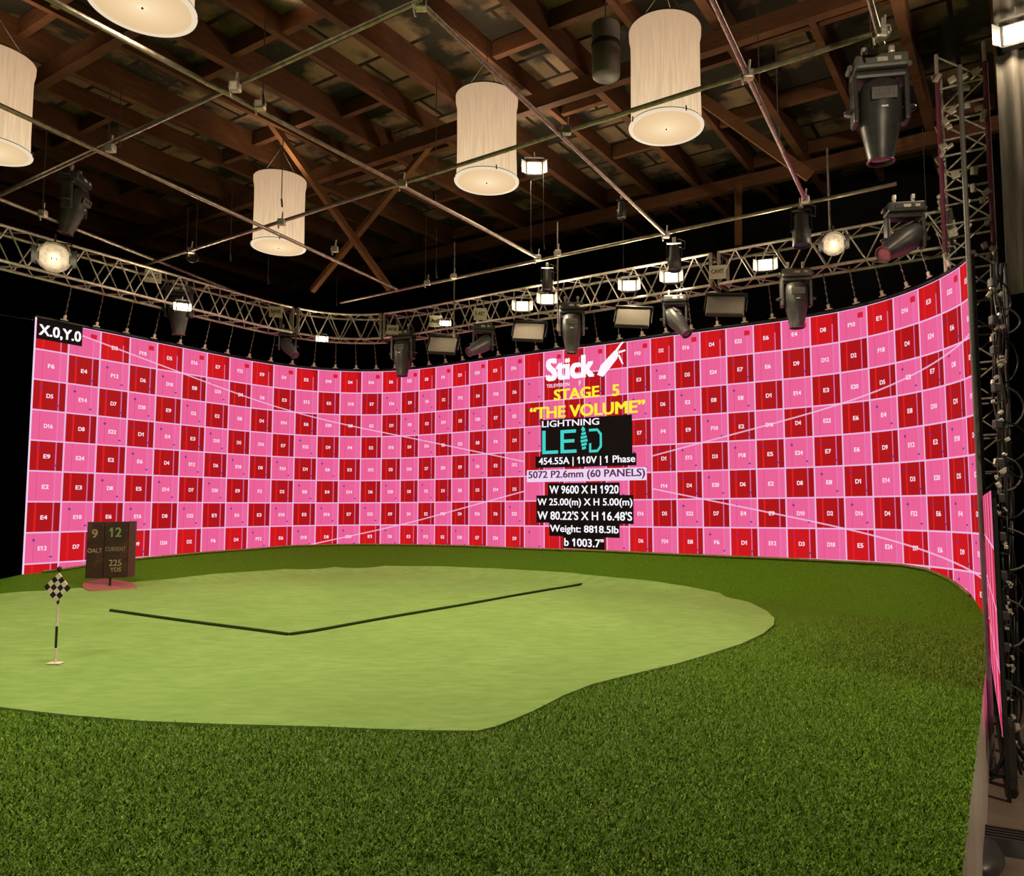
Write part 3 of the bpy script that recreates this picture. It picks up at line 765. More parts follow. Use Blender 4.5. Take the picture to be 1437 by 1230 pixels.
# ------------------------------------------------------------------ drum lamps
t = NT('drum_fabric')
tc = t.n('ShaderNodeTexCoord'); s3 = t.n('ShaderNodeSeparateXYZ'); t.t.links.new(tc.outputs['Object'], s3.inputs[0])
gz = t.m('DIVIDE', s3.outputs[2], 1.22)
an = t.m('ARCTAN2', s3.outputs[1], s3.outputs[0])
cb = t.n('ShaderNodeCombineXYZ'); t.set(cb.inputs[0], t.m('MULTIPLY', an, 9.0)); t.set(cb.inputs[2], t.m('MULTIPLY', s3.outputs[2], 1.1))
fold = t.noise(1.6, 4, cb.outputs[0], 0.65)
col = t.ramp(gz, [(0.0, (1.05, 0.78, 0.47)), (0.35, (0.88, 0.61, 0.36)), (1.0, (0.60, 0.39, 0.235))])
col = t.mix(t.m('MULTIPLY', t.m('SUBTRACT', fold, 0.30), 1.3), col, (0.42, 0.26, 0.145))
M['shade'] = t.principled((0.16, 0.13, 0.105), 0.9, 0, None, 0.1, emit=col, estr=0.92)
t = NT('drum_diffuser')
tc = t.n('ShaderNodeTexCoord'); vl = t.n('ShaderNodeVectorMath', operation='LENGTH')
mp = t.n('ShaderNodeMapping'); mp.inputs['Scale'].default_value = (1, 1, 0); t.t.links.new(tc.outputs['Object'], mp.inputs[0]); t.t.links.new(mp.outputs[0], vl.inputs[0])
col = t.ramp(t.m('DIVIDE', vl.outputs['Value'], 0.45), [(0.0, (1.15, 0.95, 0.62)), (0.12, (0.96, 0.74, 0.46)), (0.5, (0.86, 0.61, 0.35)), (1.0, (0.74, 0.51, 0.285))])
M['diffuser'] = t.principled((0.10, 0.09, 0.08), 0.9, 0, None, 0.1, emit=col, estr=1.0)
M['rim'] = emitter('lit_rim', (0.95, 0.78, 0.55), 0.85)
M['hoop'] = simple('lamp_hoop', (0.10, 0.07, 0.05), 0.6)
def drum(loc, label):
    o = thing('drum_lamp', label, 'lamp', loc, group=None)
    R, H = .425, 1.22
    prof = []
    vs = []; fs = []; n = 72; rows = 14
    for j in range(rows + 1):
        z = H * j / rows
        for k in range(n):
            a = 2 * math.pi * k / n
            w = .006 * math.sin(a * 17 + 1.3 * math.sin(a * 3)) + .004 * math.sin(a * 31 + z * 3)
            w *= math.sin(math.pi * min(1, max(0, (z - .02) / (H - .15)))) if z < H - .13 else 0
            r = R - .012 * math.sin(math.pi * z / H) + w + (.014 if z > H - .15 else 0)
            vs.append(Vector((r * math.cos(a), r * math.sin(a), z)))
    for j in range(rows):
        for k in range(n):
            fs.append((j * n + k, j * n + (k + 1) % n, (j + 1) * n + (k + 1) % n, (j + 1) * n + k))
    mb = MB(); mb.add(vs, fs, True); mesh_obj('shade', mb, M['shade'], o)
    mb = MB(); mb.lathe([(R + .028, .012), (R + .012, -.012), (R - .02, -.006)], 72); mb.tube([((R + .018) * math.cos(a), (R + .018) * math.sin(a), 0.0) for a in np.linspace(0, 2 * math.pi, 72, endpoint=False)], .011, 8, True)
    mesh_obj('bottom_rim', mb, M['rim'], o)
    mb = MB(); mb.tube([((R + .022) * math.cos(a), (R + .022) * math.sin(a), .018) for a in np.linspace(0, 2 * math.pi, 72, endpoint=False)], .006, 6, True)
    for k in range(4):
        a = .4 + k * math.pi / 2; mb.tube([((R + .035) * math.cos(a), (R + .035) * math.sin(a), -.01), ((R + .03) * math.cos(a), (R + .03) * math.sin(a), .05)], .009, 6)
    mesh_obj('lower_hoop', mb, M['hoop'], o); mb = MB()
    mb.tube([((R + .012) * math.cos(a), (R + .012) * math.sin(a), H) for a in np.linspace(0, 2 * math.pi, 48, endpoint=False)], .01, 6, True)
    mesh_obj('upper_hoop', mb, M['hoop'], o)
    mb = MB(); mb.lathe([(R + .015, .004), (R * .6, -.006), (R * .25, -.012), (0.004, -.014)], 48); mesh_obj('diffuser', mb, M['diffuser'], o)
    mb = MB(); mb.lathe([(.004, -.03), (.010, -.024), (.010, -.012), (.004, -.010)], 10); mesh_obj('finial', mb, M['hoop'], o)
    mb = MB()
    for k in range(3):
        a = .9 + k * 2 * math.pi / 3; mb.tube([((R + .01) * math.cos(a), (R + .01) * math.sin(a), H), (.02 * math.cos(a), .02 * math.sin(a), H + .55)], .005, 6)
    mb.tube([(0, 0, H + .53), (0, 0, ZC - loc[2] - .2)], .006, 6)
    mesh_obj('hanging_wires', mb, M['wire'], o)
    # the lamp's own light: down through the diffuser and up through the open top
    spot('drum_lamp_down', (loc[0], loc[1], loc[2] - .06), (loc[0], loc[1], 0), LAMP_DOWN, 165, .30, .6)
    spot('drum_lamp_up', (loc[0], loc[1], loc[2] + H + .05), (loc[0], loc[1], 20), LAMP_UP, 160, .20, 1.0, (1.0, .74, .46))
    return o
LAMP_DOWN, LAMP_UP = 700, 44
ZL = CZ + 4.60
for x, y, d, lab in ((391, 345, 12.95, 'smallest lit drum lamp, pale fabric, hanging at centre left with pipes crossing in front'), (683, 255, 10.34, 'lit pale fabric drum lamp beside the bright round flood in mid ceiling'),
                     (935, 180, 8.85, 'largest fully visible lit drum lamp with pleated fabric, at the top right of centre'), (-14, 208, 9.33, 'lit drum lamp cut off by the left edge of the photo'), (200, 5, 6.58, 'lit drum lamp at the top left showing mostly its round diffuser')):
    p = P(x, y, d); drum((p.x, p.y, ZL), lab)

# ------------------------------------------------------------------ trusses
def truss(name, path, z0, z1, half, label, step=0.55):
    """path: plan points of the centre line"""
    pts = [Vector(p) for p in path]; N = len(pts)
    base = pts[N // 2]
    o = thing(name, label, 'truss', (base.x, base.y, z0))
    off = []
    for i, p in enumerate(pts):
        t_ = pts[min(i + 1, N - 1)] - pts[max(i - 1, 0)]; t_ = Vector((t_.x, t_.y, 0)).normalized(); off.append(Vector((t_.y, -t_.x, 0)) * half)
    ch = {}
    for sgn in (1, -1):
        for z in (z0, z1):
            line = [Vector((p.x, p.y, 0)) + off[i] * sgn + Vector((0, 0, z)) for i, p in enumerate(pts)]
            ch[(sgn, z)] = line; mb = MB(); mb.tube(line, .025, 8); mesh_obj('chord', mb, M['alu'], o, world=True)
    def at(line, s):
        L = [0]
        for a, b_ in zip(line, line[1:]): L.append(L[-1] + (b_ - a).length)
        s *= L[-1]
        for i in range(len(line) - 1):
            if s <= L[i + 1] + 1e-9: return line[i].lerp(line[i + 1], (s - L[i]) / (L[i + 1] - L[i]))
        return line[-1]
    length = sum((b_ - a).length for a, b_ in zip(pts, pts[1:])); n = max(2, int(length / step))
    mb = MB()
    for i in range(n):
        s0, s1, sm = i / n, (i + 1) / n, (i + .5) / n
        for sgn in (1, -1):
            mb.tube([at(ch[(sgn, z0)], s0), at(ch[(sgn, z1)], sm)], .013, 6); mb.tube([at(ch[(sgn, z1)], sm), at(ch[(sgn, z0)], s1)], .013, 6)
        for z in (z0, z1): mb.tube([at(ch[(1, z)], s0), at(ch[(-1, z)], sm)], .012, 6); mb.tube([at(ch[(-1, z)], sm), at(ch[(1, z)], s1)], .012, 6)
    mesh_obj('lacing', mb, M['alu'], o, world=True)
    for s in (0, 1):
        mb = MB(); c = [at(ch[k], s) for k in ((1, z0), (1, z1), (-1, z1), (-1, z0))]
        for a, b_ in zip(c, c[1:] + c[:1]): mb.beam(a, b_, .05, .05)
        mesh_obj('end_frame', mb, M['dull_alu'], o, world=True)
    return o
Z0, Z1 = CZ + 3.76, CZ + 4.30
def inset(u, off=.50):
    p, d, n = led_plan(u); return Vector((p.x + n.x * off, p.y + n.y * off, 0))
pl = [inset(u) for u in (0, 2, 4, 6, 8, 9)]
dd = (pl[0] - pl[1]).normalized(); pl = [pl[0] + dd * 2.2] + pl
truss('lighting_truss', pl, Z0, Z1, .22, 'aluminium box truss over the left stretch of the screen')
truss('lighting_truss', [inset(u) for u in (9.4, 10.5, 11.5, 12.5, 13.5, 14.6)], Z0, Z1, .22, 'short dim curved truss over the corner of the screen', .45)
truss('lighting_truss', [inset(u) for u in (15, 17, 19, 22, 25, 28, 31)], Z0, Z1, .22, 'long bright aluminium box truss over the middle of the screen behind the row of lamps')
ps = inset(31.3); dw = BA(1, 0)
truss('lighting_truss', [ps + dw * (k * .7) for k in range(6)], Z0, Z1, .22, 'aluminium truss over the right end of the screen reaching the tower')

# hangers that carry the screen
hp = thing('hanging_chain', 'thin dark hanger between the truss and the top of the screen', 'hanger', (0, 0, 0), group='hangers holding the screen')
mb = MB(); mb.tube([(0, 0, 0), (0, 0, .52)], .006, 6)
for k in range(5): mb.tube([(.012 * (-1) ** k, 0, .06 + k * .1), (-.012 * (-1) ** k, 0, .10 + k * .1)], .010, 5)
mesh_obj('chain', mb, M['dull_alu'], hp)
mb = MB(); mb.box((0, 0, -.03), (.05, .03, .08), .01); mb.tube([(-.06, 0, -.07), (.06, 0, -.07)], .010, 6); mesh_obj('hook', mb, M['alu'], hp)
tops = [(u, led_pos(u, -.2, .10)) for u in np.arange(0.75, 40.5, 1.0)]
for i, (u, p) in enumerate(tops):
    n_ = led_plan(u)[2]; rr = (-.30, 0, math.atan2(n_.y, n_.x) - math.pi / 2); pp = (p.x, p.y, p.z + .02)
    if i == 0: hp.location = pp; hp.rotation_euler = rr
    else: dup(hp, pp, rr)

# ------------------------------------------------------------------ fixtures
def frame_head(mb, R=1.0):
    mb.lathe([(.004, .27), (.12, .265), (.165, .235), (.185, .15), (.19, .0), (.18, -.10), (.145, -.27), (.112, -.43), (.118, -.455), (.105, -.465), (.098, -.44)], 28, sy=.92)
def moving_head(label, p, yaw=0.0, pan=0.0, tilt=0.0, sc=1.0, lens='lens', group=None, base=None):
    o = thing('moving_head_light', label, 'stage light', p, (0, 0, yaw), group); o.scale = (sc,) * 3
    mb = MB(); mb.box((0, 0, -.085), (.46, .30, .13), .025); mb.box((0, -.152, -.085), (.30, .01, .06), .002)
    mb.tube([(-.255, -.05, -.085), (-.255, .05, -.085)], .03, 8); mb.tube([(.255, -.05, -.085), (.255, .05, -.085)], .03, 8)
    mesh_obj('base', mb, M[base or 'grey_plastic'], o)
    mb = MB(); mb.box((0, -.1555, -.085), (.09, .004, .04)); mb.box((.13, -.1555, -.085), (.06, .004, .035)); mesh_obj('control_panel', mb, M['white'], o)
    for s in (-1, 1):
        mb = MB(); mb.tube([(s * .12, 0, -.02), (s * .12, 0, .06)], .02, 8); mb.box((s * .12, 0, .085), (.05, .06, .07), .015); mesh_obj('clamp', mb, M['alu'], o)
        mb = MB(); mb.box((s * .222, 0, -.40), (.050, .17, .44), .022); mb.lathe([(.005, .0), (.07, .0), (.07, .02), (.005, .03)], 16, (s * .245, 0, -.50)); mesh_obj('yoke_arm', mb, M['black_plastic'], o)
    mb = MB(); mb.box((0, 0, -.185), (.47, .20, .07), .028); mesh_obj('yoke_bridge', mb, M['black_plastic'], o)
    hd = MB(); frame_head(hd); h = mesh_obj('head', hd, M['black_plastic'], o); h.location = (0, 0, -.50); h.rotation_euler = (tilt, 0, pan)
    mb = MB(); mb.lathe([(.004, -.452), (.06, -.449), (.100, -.442)], 24, sy=.92); mesh_obj('lens', mb, M[lens], h)
    mb = MB(); mb.box((0, -.172, .10), (.22, .02, .11), .006)
    for k in range(9): mb.box((-.08 + k * .02, -.184, .105), (.008, .008, .05))
    mesh_obj('vent_panel', mb, M['grey_plastic'], h)
    mb = MB(); mb.box((0, -.174, -.02), (.06, .006, .016), .002); mesh_obj('badge', mb, M['alu'], h)
    mb = MB(); mb.tube([(.116 * math.cos(a), .107 * math.sin(a), -.46) for a in np.linspace(0, 2 * math.pi, 28, endpoint=False)], .008, 6, True); mesh_obj('rim', mb, M['purple_tape'], h)
    return o
def face_cam(p): return math.atan2(-p.x, p.y) * -1.0 * -1.0
def at_truss(x, y, d): return P(x, y, d)
def yaw_of(p): return -math.atan2(p.x, p.y)
R_ = math.radians
p = P(1232, 84, 7.2); moving_head('large black moving head light hanging from the pipe end at the top right', p, yaw_of(p) + .25, 0, R_(4), 1.08)
p = P(1116, 378, 11.7); moving_head('moving head light with a shiny grey base hanging from the right truss', p, yaw_of(p) + .2, 0, 0, .98)
p = P(802, 425, 14.0); moving_head('moving head light hanging down over the white show logo', p, yaw_of(p), 0, 0, 1.0, base='black_plastic')
p = P(566, 463, 16.1); moving_head('moving head light hanging down at the dim corner, pointing at the screen top', p, yaw_of(p) - .5, 0, R_(-4), 1.05, base='black_plastic')
p = P(252, 402, 13.9); moving_head('dark moving head light behind the lit flood on the left truss', p, yaw_of(p) - .3, 0, R_(6), .95, base='black_plastic')
p = P(106, 246, 11.6); moving_head('big black moving head light seen side on, high at the left', p, yaw_of(p) + 1.1, 0, R_(14), 1.0, base='black_plastic')
p = P(404, 462, 15.9); moving_head('dark moving head light with a small blue glint near the left corner lamp', p, yaw_of(p), .6, R_(-50), .75, base='black_plastic')
p = P(1268, 286, 9.8); moving_head('moving head light tilted left with a large pink lens near the tower', p, yaw_of(p) + .3, -1.05, R_(-58), 1.0, lens='pink_lens', base='black_plastic')
p = P(678, 455, 15.0); moving_head('moving head light tilted left between two grey softlight panels', p, yaw_of(p), -.95, R_(-60), .85, lens='lens', base='black_plastic')
p = P(947, 415, 12.9); moving_head('dark tilted moving head light under the bright lamps right of the logo', p, yaw_of(p), .9, R_(-40), .85, base='black_plastic')

def small_spot(label, p, yaw, tilt, sc=1.0, lens='lens'):
    o = thing('spotlight', label, 'stage light', p, (tilt, 0, yaw)); o.scale = (sc,) * 3
    mb = MB(); mb.lathe([(.004, -.02), (.07, -.025), (.085, -.06), (.085, -.20), (.105, -.24), (.105, -.42), (.098, -.425), (.095, -.40)], 22); mesh_obj('housing', mb, M['black_plastic'], o)
    mb = MB(); mb.lathe([(.004, -.404), (.05, -.402), (.096, -.398)], 22); mesh_obj('lens', mb, M[lens], o)
    mb = MB(); mb.box((-.115, 0, -.10), (.012, .05, .26)); mb.box((.115, 0, -.10), (.012, .05, .26)); mb.box((0, 0, .03), (.24, .05, .012)); mesh_obj('bracket', mb, M['black_metal'], o)
    mb = MB(); mb.box((0, 0, .08), (.06, .06, .09), .015); mesh_obj('clamp', mb, M['alu'], o)
    mb = MB(); mb.tube([(.05, .03, .0), (.16, .05, -.05), (.17, .05, .08), (.06, .03, .12)], .008, 6); mesh_obj('power_lead', mb, M['cable'], o)
M['blue_lens'] = simple('blue_lens', (0.12, 0.12, 0.32), 0.1, 0, .2, 10, 1.0)
p = P(768, 378, 13.2); small_spot('small black spotlight where the far pipe meets the long pipe', p, yaw_of(p), R_(-6), .95)
p = P(946, 344, 12.0); small_spot('small black spotlight with a bluish lens above the bright paper labels', p, yaw_of(p), R_(-8), 1.05, 'blue_lens')
p = P(1124, 298, 10.9); small_spot('small black spotlight with a violet lens at the end of the taped pipe', p, yaw_of(p), R_(-4), 1.25, 'blue_lens')
p = P(872, 282, 12.2); small_spot('tiny dark spotlight hanging from the far pipe in the dark', p, yaw_of(p), 0, .7)
p = P(270, 362, 13.2); small_spot('round dark spotlight with a shiny reflector above the lit left flood', p, yaw_of(p), R_(-75), .9)

# unlit canister high in the dark
p = P(850, 36, 9.4); o = thing('hanging_canister', 'dark unlit cylinder hanging high between the two larger drum lamps', 'canister', (p.x, p.y, p.z)); o.scale = (.84,) * 3
mb = MB(); mb.lathe([(.004, 0), (.21, 0), (.22, -.02), (.22, -.33), (.215, -.34), (.225, -.36), (.215, -.82), (.19, -.84), (.004, -.83)], 28); mesh_obj('body', mb, M['grey_plastic'], o)
mb = MB(); mb.lathe([(.222, -.30), (.230, -.32), (.230, -.37), (.222, -.39)], 28); mesh_obj('band', mb, M['black_metal'], o)
mb = MB(); mb.tube([(0, 0, 0), (0, 0, (ZC - p.z - .1) / .84)], .012, 6); mesh_obj('stem', mb, M['wire'], o)

def flood(label, p, yaw, tilt, lit=True, power=30, sc=1.0, face='bulb', open_face=False):
    o = thing('flood_light', label, 'flood light', p, (tilt, 0, yaw)); o.scale = (sc,) * 3
    mb = MB()
    if open_face:
        mb.lathe([(.03, .10), (.10, .08), (.17, .02), (.19, -.05), (.18, -.05), (.16, .01), (.09, .07), (.03, .085)], 24, sx=1)
        for v in mb.v: v.y, v.z = v.z, v.y
    else:
        mb.box((0, .08, 0), (.30, .16, .24), .02)
    mesh_obj('housing', mb, M['dull_alu'] if open_face else M['black_metal'], o)
    mb = MB()
    if open_face: mb.lathe([(.002, -.045), (.018, -.03), (.018, .03), (.002, .045)], 10, (0, .03, 0)); 
    else: mb.box((0, -.004, 0), (.25, .012, .19), .004)
    mesh_obj('lamp', mb, M[face], o)
    for s in (-1, 1):
        mb = MB(); mb.beam((s * .15, 0, -.11), (s * .21, -.16, -.11), .008, .008); 
        a = Vector((s * .155, 0, 0)); b_ = Vector((s * .23, -.15, 0))
        mb.beam(a, b_, .006, .22); mesh_obj('barn_door', mb, M['black_metal'], o)
    mb = MB(); mb.box((-.175, .06, .08), (.012, .04, .24)); mb.box((.175, .06, .08), (.012, .04, .24)); mb.box((0, .06, .20), (.36, .04, .012)); mb.tube([(0, .06, .20), (0, .06, .30)], .014, 6); mesh_obj('bracket', mb, M['black_metal'], o)
    if lit:
        l = bpy.data.lights.new('flood_light_glow', 'POINT'); l.energy = power; l.color = (1.0, .80, .52); l.shadow_soft_size = .05
        lo = bpy.data.objects.new('flood_light_glow', l); COL.objects.link(lo)
        v = Matrix.Rotation(yaw, 3, 'Z') @ Matrix.Rotation(tilt, 3, 'X') @ Vector((0, -.14 * sc, 0)); lo.location = Vector(p) + v * (3.0 if open_face else 1.0)
    return o
for x, y, d, pw, sc, op, lab in ((76, 362, 11.4, 3.5, 1.25, True, 'lit open faced lamp with clear reflector on the left truss'), (256, 431, 13.2, 40, .62, False, 'bright lit flood hanging low on the left truss'), (452, 476, 16.0, 25, .55, False, 'lit flood in the dark corner of the truss'),
                                  (750, 236, 12.6, 60, .95, False, 'brightest flood hanging alone beside the middle drum lamp'), (625, 454, 15.0, 22, .5, False, 'small lit lamp at the left end of the back truss'), (1170, 343, 11.0, 5, .95, True, 'sparkling lit lamp on the right truss below the pale rod'),
                                  (1427, 46, 8.6, 90, 1.1, False, 'glaring lamp beside the tower at the top right corner of the photo'), (1074, 372, 11.6, 35, .80, False, 'bright square lamp left of the grey based moving head')):
    p = P(x, y, d); flood(lab, p, yaw_of(p), R_(8), True, pw, sc, 'bulb', op)
for x, y, d, pw, lab in ((733, 430, 14.2, 48, 'leftmost glowing lamp box behind a paper label on the back truss'), (768, 420, 13.9, 52, 'second glowing lamp box from the left, just right of the hanging rod'), (883, 401, 13.1, 58, 'glowing lamp box over the softlight panel right of the logo'), (942, 389, 12.7, 58, 'glowing lamp box below the bluish spotlight')):
    p = P(x, y, d); flood(lab, p, yaw_of(p), R_(4), True, pw, .95 * .25 / .25 * .9, 'lit_face')

def card(label, x, y, d, s, w=.30, h=.23):
    p = P(x, y, d); o = thing('paper_label', label, 'label', p, (0, 0, yaw_of(p)))
    mb = MB(); mb.box((0, 0, 0), (w, .012, h), .003); mesh_obj('sheet', mb, M['white'], o)
    mb = MB(); flat_text(mb, s, -w * .38, w * .38, -h * .12, h * .2, -.0075, .03); mesh_obj('lettering', mb, M['ink'], o)
    mb = MB(); mb.tube([(-w * .3, .02, h * .5 - .02), (-w * .3, .05, h * .5 + .12)], .008, 6); mesh_obj('tie', mb, M['ink'], o); mb = MB(); mb.tube([(w * .3, .02, h * .5 - .02), (w * .3, .05, h * .5 + .12)], .008, 6); mesh_obj('tie', mb, M['ink'], o)
card('white paper label on the left truss beside the round spotlight', 215, 388, 13.4, 'NANCE', .27, .24)
card('dim paper label at the far end of the left truss', 387, 438, 15.5, 'BAKER', .26, .23)
card('pinkish paper label at the left tip of the back truss', 551, 463, 15.9, 'ENTER', .24, .2)
card('paper label beside the small lit lamp on the back truss', 611, 451, 15.1, 'A.C', .24, .24)
card('clean white paper label in the middle of the back truss', 674, 441, 14.6, 'E ART', .25, .24)
card('white paper label on the truss over the rightmost softlight panel', 1007, 382, 12.2, 'CAVIT', .27, .23)

def softlight(label, x, y, d, w, h, roll):
    p = P(x, y, d); o = thing('softlight_panel', label, 'softlight', p, (R_(-32), R_(roll), yaw_of(p) * .6 - .12))
    mb = MB(); mb.box((0, .04, 0), (w, .06, h), .015); mb.box((0, 0, h / 2 + .012), (w + .06, .10, .03), .006); mesh_obj('housing', mb, M['black_metal'], o)
    mb = MB(); mb.box((0, .004, 0), (w - .03, .016, h - .03), .004); mesh_obj('front_cloth', mb, M['panel_cloth'], o)
    mb = MB(); mb.box((-w / 2 - .03, .05, .1), (.015, .04, h * .9)); mb.box((w / 2 + .03, .05, .1), (.015, .04, h * .9)); mb.tube([(-w / 2 - .03, .05, h * .55), (0, .05, h * .8), (w / 2 + .03, .05, h * .55)], .012, 6); mesh_obj('yoke', mb, M['black_metal'], o)
softlight('leftmost grey softlight panel, slightly pink, over the corner of the screen', 621, 484, 15.2, .58, .42, 4)
softlight('grey softlight panel left of the logo', 742, 465, 14.4, .60, .44, 4)
softlight('grey softlight panel right of the logo', 888, 445, 13.1, .60, .42, 5)
softlight('rightmost grey softlight panel', 1018, 428, 12.2, .62, .42, 5)

# ------------------------------------------------------------------ tower, pole, curtain and cables at the right
tc_ = Vector((5.72, 10.55, 0)); rotT = Matrix.Rotation(TH, 4, 'Z')
tower = thing('truss_tower', 'upright aluminium truss tower with purple taped legs behind the right end of the screen', 'tower', tc_, (0, 0, TH))
HT = ZC - .45
hw = .30
corners = [(-hw, -hw), (hw, -hw), (hw, hw), (-hw, hw)]
for i, (x, y) in enumerate(corners):
    mb = MB(); mb.tube([(x, y, .05), (x, y, HT)], .028, 8); leg = mesh_obj('leg', mb, M['alu'], tower)
    if i in (0, 1):
        mb = MB(); mb.tube([(x, y, 5.9), (x, y, HT - .3)], .033, 8); mesh_obj('tape', mb, M['purple_tape'], leg)
mb = MB(); z = .3; k = 0
while z < HT - .5:
    for i in range(4):
        a, b_ = corners[i], corners[(i + 1) % 4]
        mb.tube([(*a, z), (*b_, z)], .018, 6)
        p0, p1 = (a, b_) if k % 2 else (b_, a); mb.tube([(*p0, z), (*p1, z + .5)], .014, 6)
    z += .5; k += 1
mesh_obj('lacing', mb, M['alu'], tower)
for _ in range(46):
    mb = MB()
    z = random.uniform(5.4, HT - .2); s = random.choice((0, 1, 2))
    x = random.uniform(-hw, hw); c = (x, -hw - .04, z) if s < 2 else (-hw - .03, x, z)
    mb.box(c, (random.uniform(.05, .12), random.uniform(.05, .09), random.uniform(.05, .12)), .012, Matrix.Rotation(random.uniform(-.6, .6), 3, 'Y')); mesh_obj('coupler', mb, M['alu'], tower)
mb = MB(); mb.box((0, 0, .03), (.9, .9, .06), .01); mesh_obj('base_plate', mb, M['black_metal'], tower)

pb = PZ(1394, 1086, 0.0); pole = thing('support_pole', 'slim grey upright pole at the near end of the screen', 'pole', pb)
mb = MB(); topz = P(1363, 92, pb.y).z; mb.tube([(0, 0, .02), (0, 0, topz)], .022, 12); mesh_obj('pole_tube', mb, M['grey_plastic'], pole)
mb = MB(); mb.box((0, .0, .02), (.12, .25, .04), .01); mesh_obj('foot', mb, M['black_metal'], pole)

t = NT('grey_curtain'); f1 = t.noise(3, 4, t.coord('Object', (6, 6, .6)), .6)
M['curtain'] = t.principled(t.ramp(f1, [(0.3, (0.06, 0.054, 0.047)), (0.7, (0.11, 0.10, 0.088))]), .9, 0, None, .1)
c0 = P(1415, 414, 8.9); zb = c0.z
vs = []; fs = []; NC, NR = 90, 10
for j in range(NR + 1):
    z = zb + (ZC - .3 - zb) * j / NR
    for i in range(NC + 1):
        s = i / NC * 2.2; w = .05 * math.sin(s * 26 + .5 * math.sin(s * 7)) * (1 - .3 * j / NR)
        q = c0 + BA(s, 0) + BA(0, w); vs.append(Vector((q.x, q.y, z + .01 * math.sin(s * 26))))
for j in range(NR):
    for i in range(NC): fs.append((j * (NC + 1) + i, j * (NC + 1) + i + 1, (j + 1) * (NC + 1) + i + 1, (j + 1) * (NC + 1) + i))
mb = MB(); mb.add(vs, fs, True); o = mesh_obj('hanging_curtain', mb, M['curtain'])
md = o.modifiers.new('thick', 'SOLIDIFY'); md.thickness = .012
tag(o, 'grey pleated curtain hanging at the right edge beside the tower', 'curtain')

def smooth(pts, n=8):
    pts = [Vector(p) for p in pts]; out = []
    for i in range(len(pts) - 1):
        p0 = pts[max(i - 1, 0)]; p1 = pts[i]; p2 = pts[i + 1]; p3 = pts[min(i + 2, len(pts) - 1)]
        for j in range(n):
            tt = j / n; out.append(0.5 * (2 * p1 + (p2 - p0) * tt + (2 * p0 - 5 * p1 + 4 * p2 - p3) * tt * tt + (3 * p1 - p0 - 3 * p2 + p3) * tt ** 3))
    out.append(pts[-1]); return out
# the trunk of cables behind the near end of the screen
trunk = thing('cable_bundle', 'thick dark bundle of cables and connectors running down behind the near end of the screen', 'cables', PZ(1404, 1075, 0.0))
for k in range(9):
    mb = MB(); x0 = 1392 + k * 2.3; pts = []
    for y in range(370, 1075, 48):
        pts.append(P(x0 + random.uniform(-4, 4) + (y - 370) * .031, y, 6.7 + random.uniform(-.08, .08) + .03 * k))
    e = pts[-1]; pts.append(Vector((e.x + .05 * k - .1, e.y, .03)))
    mb.tube(smooth(pts, 6), random.uniform(.009, .015), 6); mesh_obj('cable', mb, M['cable'], trunk, world=True)
mb = MB()
for y in range(392, 1060, 52):
    mb = MB(); mb.box(P(1392 + (y - 370) * .033, y + random.uniform(-6, 6), 6.55), (.06, .07, .08), .012)
    mb.tube([P(1392 + (y - 370) * .033, y + 20, 6.5), P(1400 + (y - 370) * .033, y + 18 + random.uniform(-6, 6), 6.8)], .008, 6)
    mesh_obj('connector', mb, M['black_plastic'], trunk, world=True)
mb = MB()
for _ in range(60):
    y = random.uniform(400, 1050); mb = MB(); mb.box(P(1386 + random.uniform(0, 20) + (y - 370) * .033, y, 6.55), (random.uniform(.015, .04), .03, random.uniform(.015, .05)), .004, Matrix.Rotation(random.uniform(-1, 1), 3, 'Y')); mesh_obj('cable_tie', mb, M['alu'], trunk, world=True)
for i, (y, w, h) in enumerate(((392, 22, 60), (430, 34, 40), (470, 30, 70), (540, 36, 62), (590, 42, 60), (640, 30, 50), (660, 40, 70), (740, 42, 62), (800, 26, 60), (840, 34, 70), (905, 42, 80), (960, 30, 70))):
    x = 1396 + (y - 370) * .03
    pts = [P(x, y, 6.75), P(x + w * .7, y + h * .18, 6.85), P(x + w, y + h * .55, 6.95), P(x + w * .65, y + h * .9, 6.9), P(x, y + h, 6.75)]
    mb = MB(); mb.tube(smooth(pts, 6), .009, 6); o = mesh_obj('looped_cable', mb, M['grey_plastic'] if i % 2 else M['cable'])
    tag(o, 'thin cable looping out of the bundle behind the near end of the screen', 'cable', 'cable loops behind the screen')
for i, (a, b_, c, lab) in enumerate((((1396, 1083), (1415, 1062), (1470, 1035), 'upper black cable crossing the floor from the bundle to the right edge'), ((1392, 1092), (1412, 1084), (1470, 1052), 'middle black cable crossing the floor from the bundle to the right edge'), ((1330, 1110), (1362, 1098), (1394, 1094), 'thin black cable lying across the floor from the stage side to the bundle'))):
    q = [PZ(*a, .015), PZ(*b_, .015), PZ(*c, .015)]
    mb = MB(); mb.tube(smooth(q, 8), .014 if i < 2 else .006, 6); o = mesh_obj('floor_cable', mb, M['cable']); tag(o, lab, 'cable')

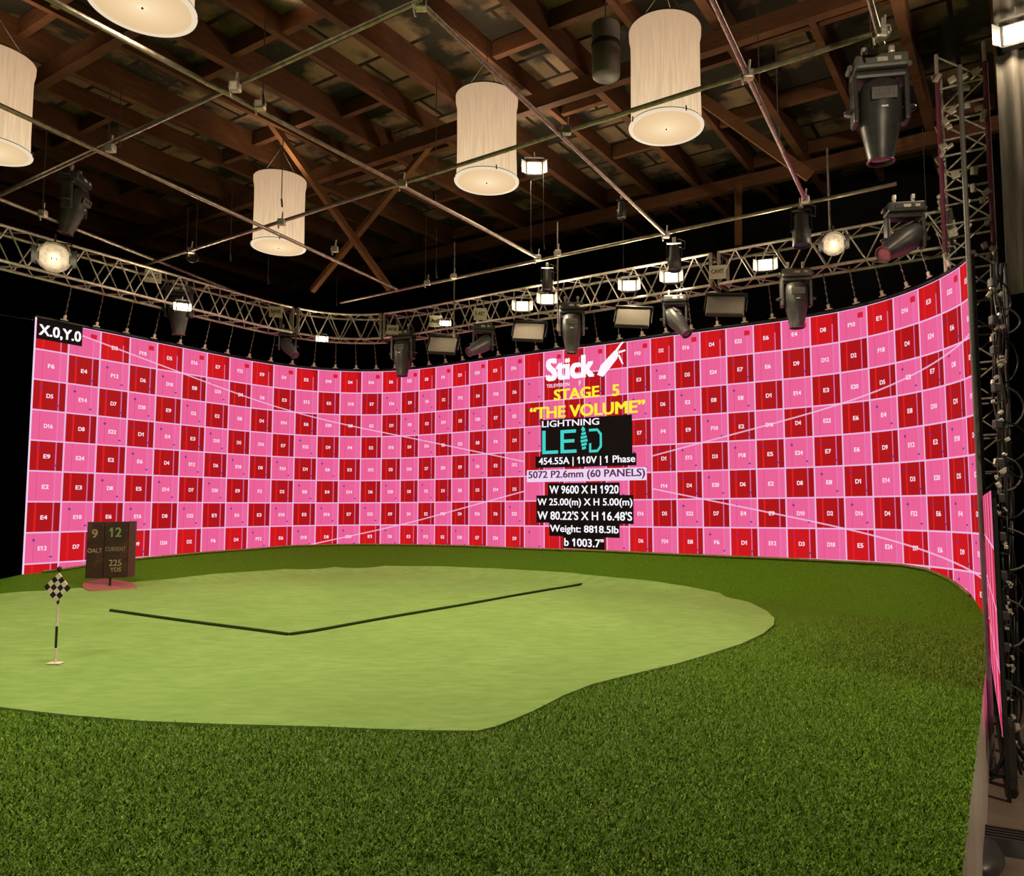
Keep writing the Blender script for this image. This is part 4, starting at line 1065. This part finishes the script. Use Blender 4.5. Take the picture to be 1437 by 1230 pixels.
# things on the floor in the lower right corner
q0 = PZ(1371, 1196, 0); q1 = PZ(1440, 1208, 0); dq = (q1 - q0); L = dq.length; ang_ = math.atan2(dq.y, dq.x)
o = thing('cable_ramp', 'low black box lying on the floor in the lower right corner', 'cable ramp', q0 + dq * .9, (0, 0, ang_))
mb = MB(); mb.prism([(0, 0), (.34, 0), (.27, .095), (.05, .095)], L * 1.8, Matrix.Translation((-L * .9, 0, 0)) @ Matrix(((0, 0, 1, 0), (1, 0, 0, 0), (0, 1, 0, 0), (0, 0, 0, 1)))); mesh_obj('body', mb, M['black_plastic'], o)
mb = MB()
for k in range(4): mb.box((0, .08 + k * .05, .099), (L * 1.78, .012, .006))
mesh_obj('tread', mb, M['black_metal'], o)
q0 = PZ(1427, 1098, .02); o = thing('floor_board', 'pale board with a strip of blue tape at its far edge on the floor at the right edge', 'board', (q0.x + .35, q0.y - .45, 0), (0, 0, R_(-31)))
mb = MB(); mb.box((0, 0, .012), (.62, 1.0, .024), .004); mesh_obj('sheet', mb, M['white'], o)
M['blue_tape'] = simple('blue_tape', (.05, .10, .32), .5)
mb = MB(); mb.box((0, .47, .026), (.62, .055, .004)); mesh_obj('tape', mb, M['blue_tape'], o)
q0 = PZ(1352, 1210, 0); o = thing('sand_bag', 'slumped black bag on the floor against the stage side', 'bag', q0 + Vector((.08, -.05, 0)), (0, 0, R_(60)))
mb = MB(); mb.lathe([(.01, .0), (.20, .005), (.24, .05), (.20, .10), (.10, .125), (.01, .13)], 20, sx=1.3, sy=.62); mesh_obj('body', mb, M['black_plastic'], o)
mb = MB(); mb.tube(smooth([(-.12, 0, .11), (-.06, 0, .19), (.06, 0, .19), (.12, 0, .11)], 5), .014, 6); mesh_obj('handle', mb, M['black_metal'], o)
# the drape track left of the screen
mb = MB(); mb.tube([P(-40, 436, 13.0), P(46, 449, 12.6)], .012, 6); o = mesh_obj('drape_track', mb, M['dull_alu']); tag(o, 'thin grey bar on the black drape left of the screen', 'bar')

# unseen fill spots over the stage, plus ones added to brighten the right side
spot('fill_light', (-5.5, 3.0, CZ + 5.2), (-3.5, 6.5, 0), 900, 130, .4, 1.0)
spot('fill_light', (-1.5, 0.8, CZ + 5.2), (-0.5, 4.0, 0), 420, 120, .4, 1.0)
spot('fill_light', (2.2, -2.0, CZ + 4.0), (5.2, 9.5, CZ + 4.6), 1300, 42, .2, .6)  # added to brighten the large moving head and the tower
spot('fill_light', (6.0, 3.2, CZ + 3.6), (4.0, 5.4, 0), 850, 75, .3, .8)  # added to lift the floor and the stage side at the right
spot('fill_light', (7.2, 7.2, CZ + 5.0), (5.8, 10.3, CZ + 5.2), 900, 80, .3, 1.0)  # added to brighten the tower from its right side
p = P(402, -14, 9.5); spot('roof_flood', p, p + Vector((0.3, 0.2, 2)), 220, 150, .1, 1.0)
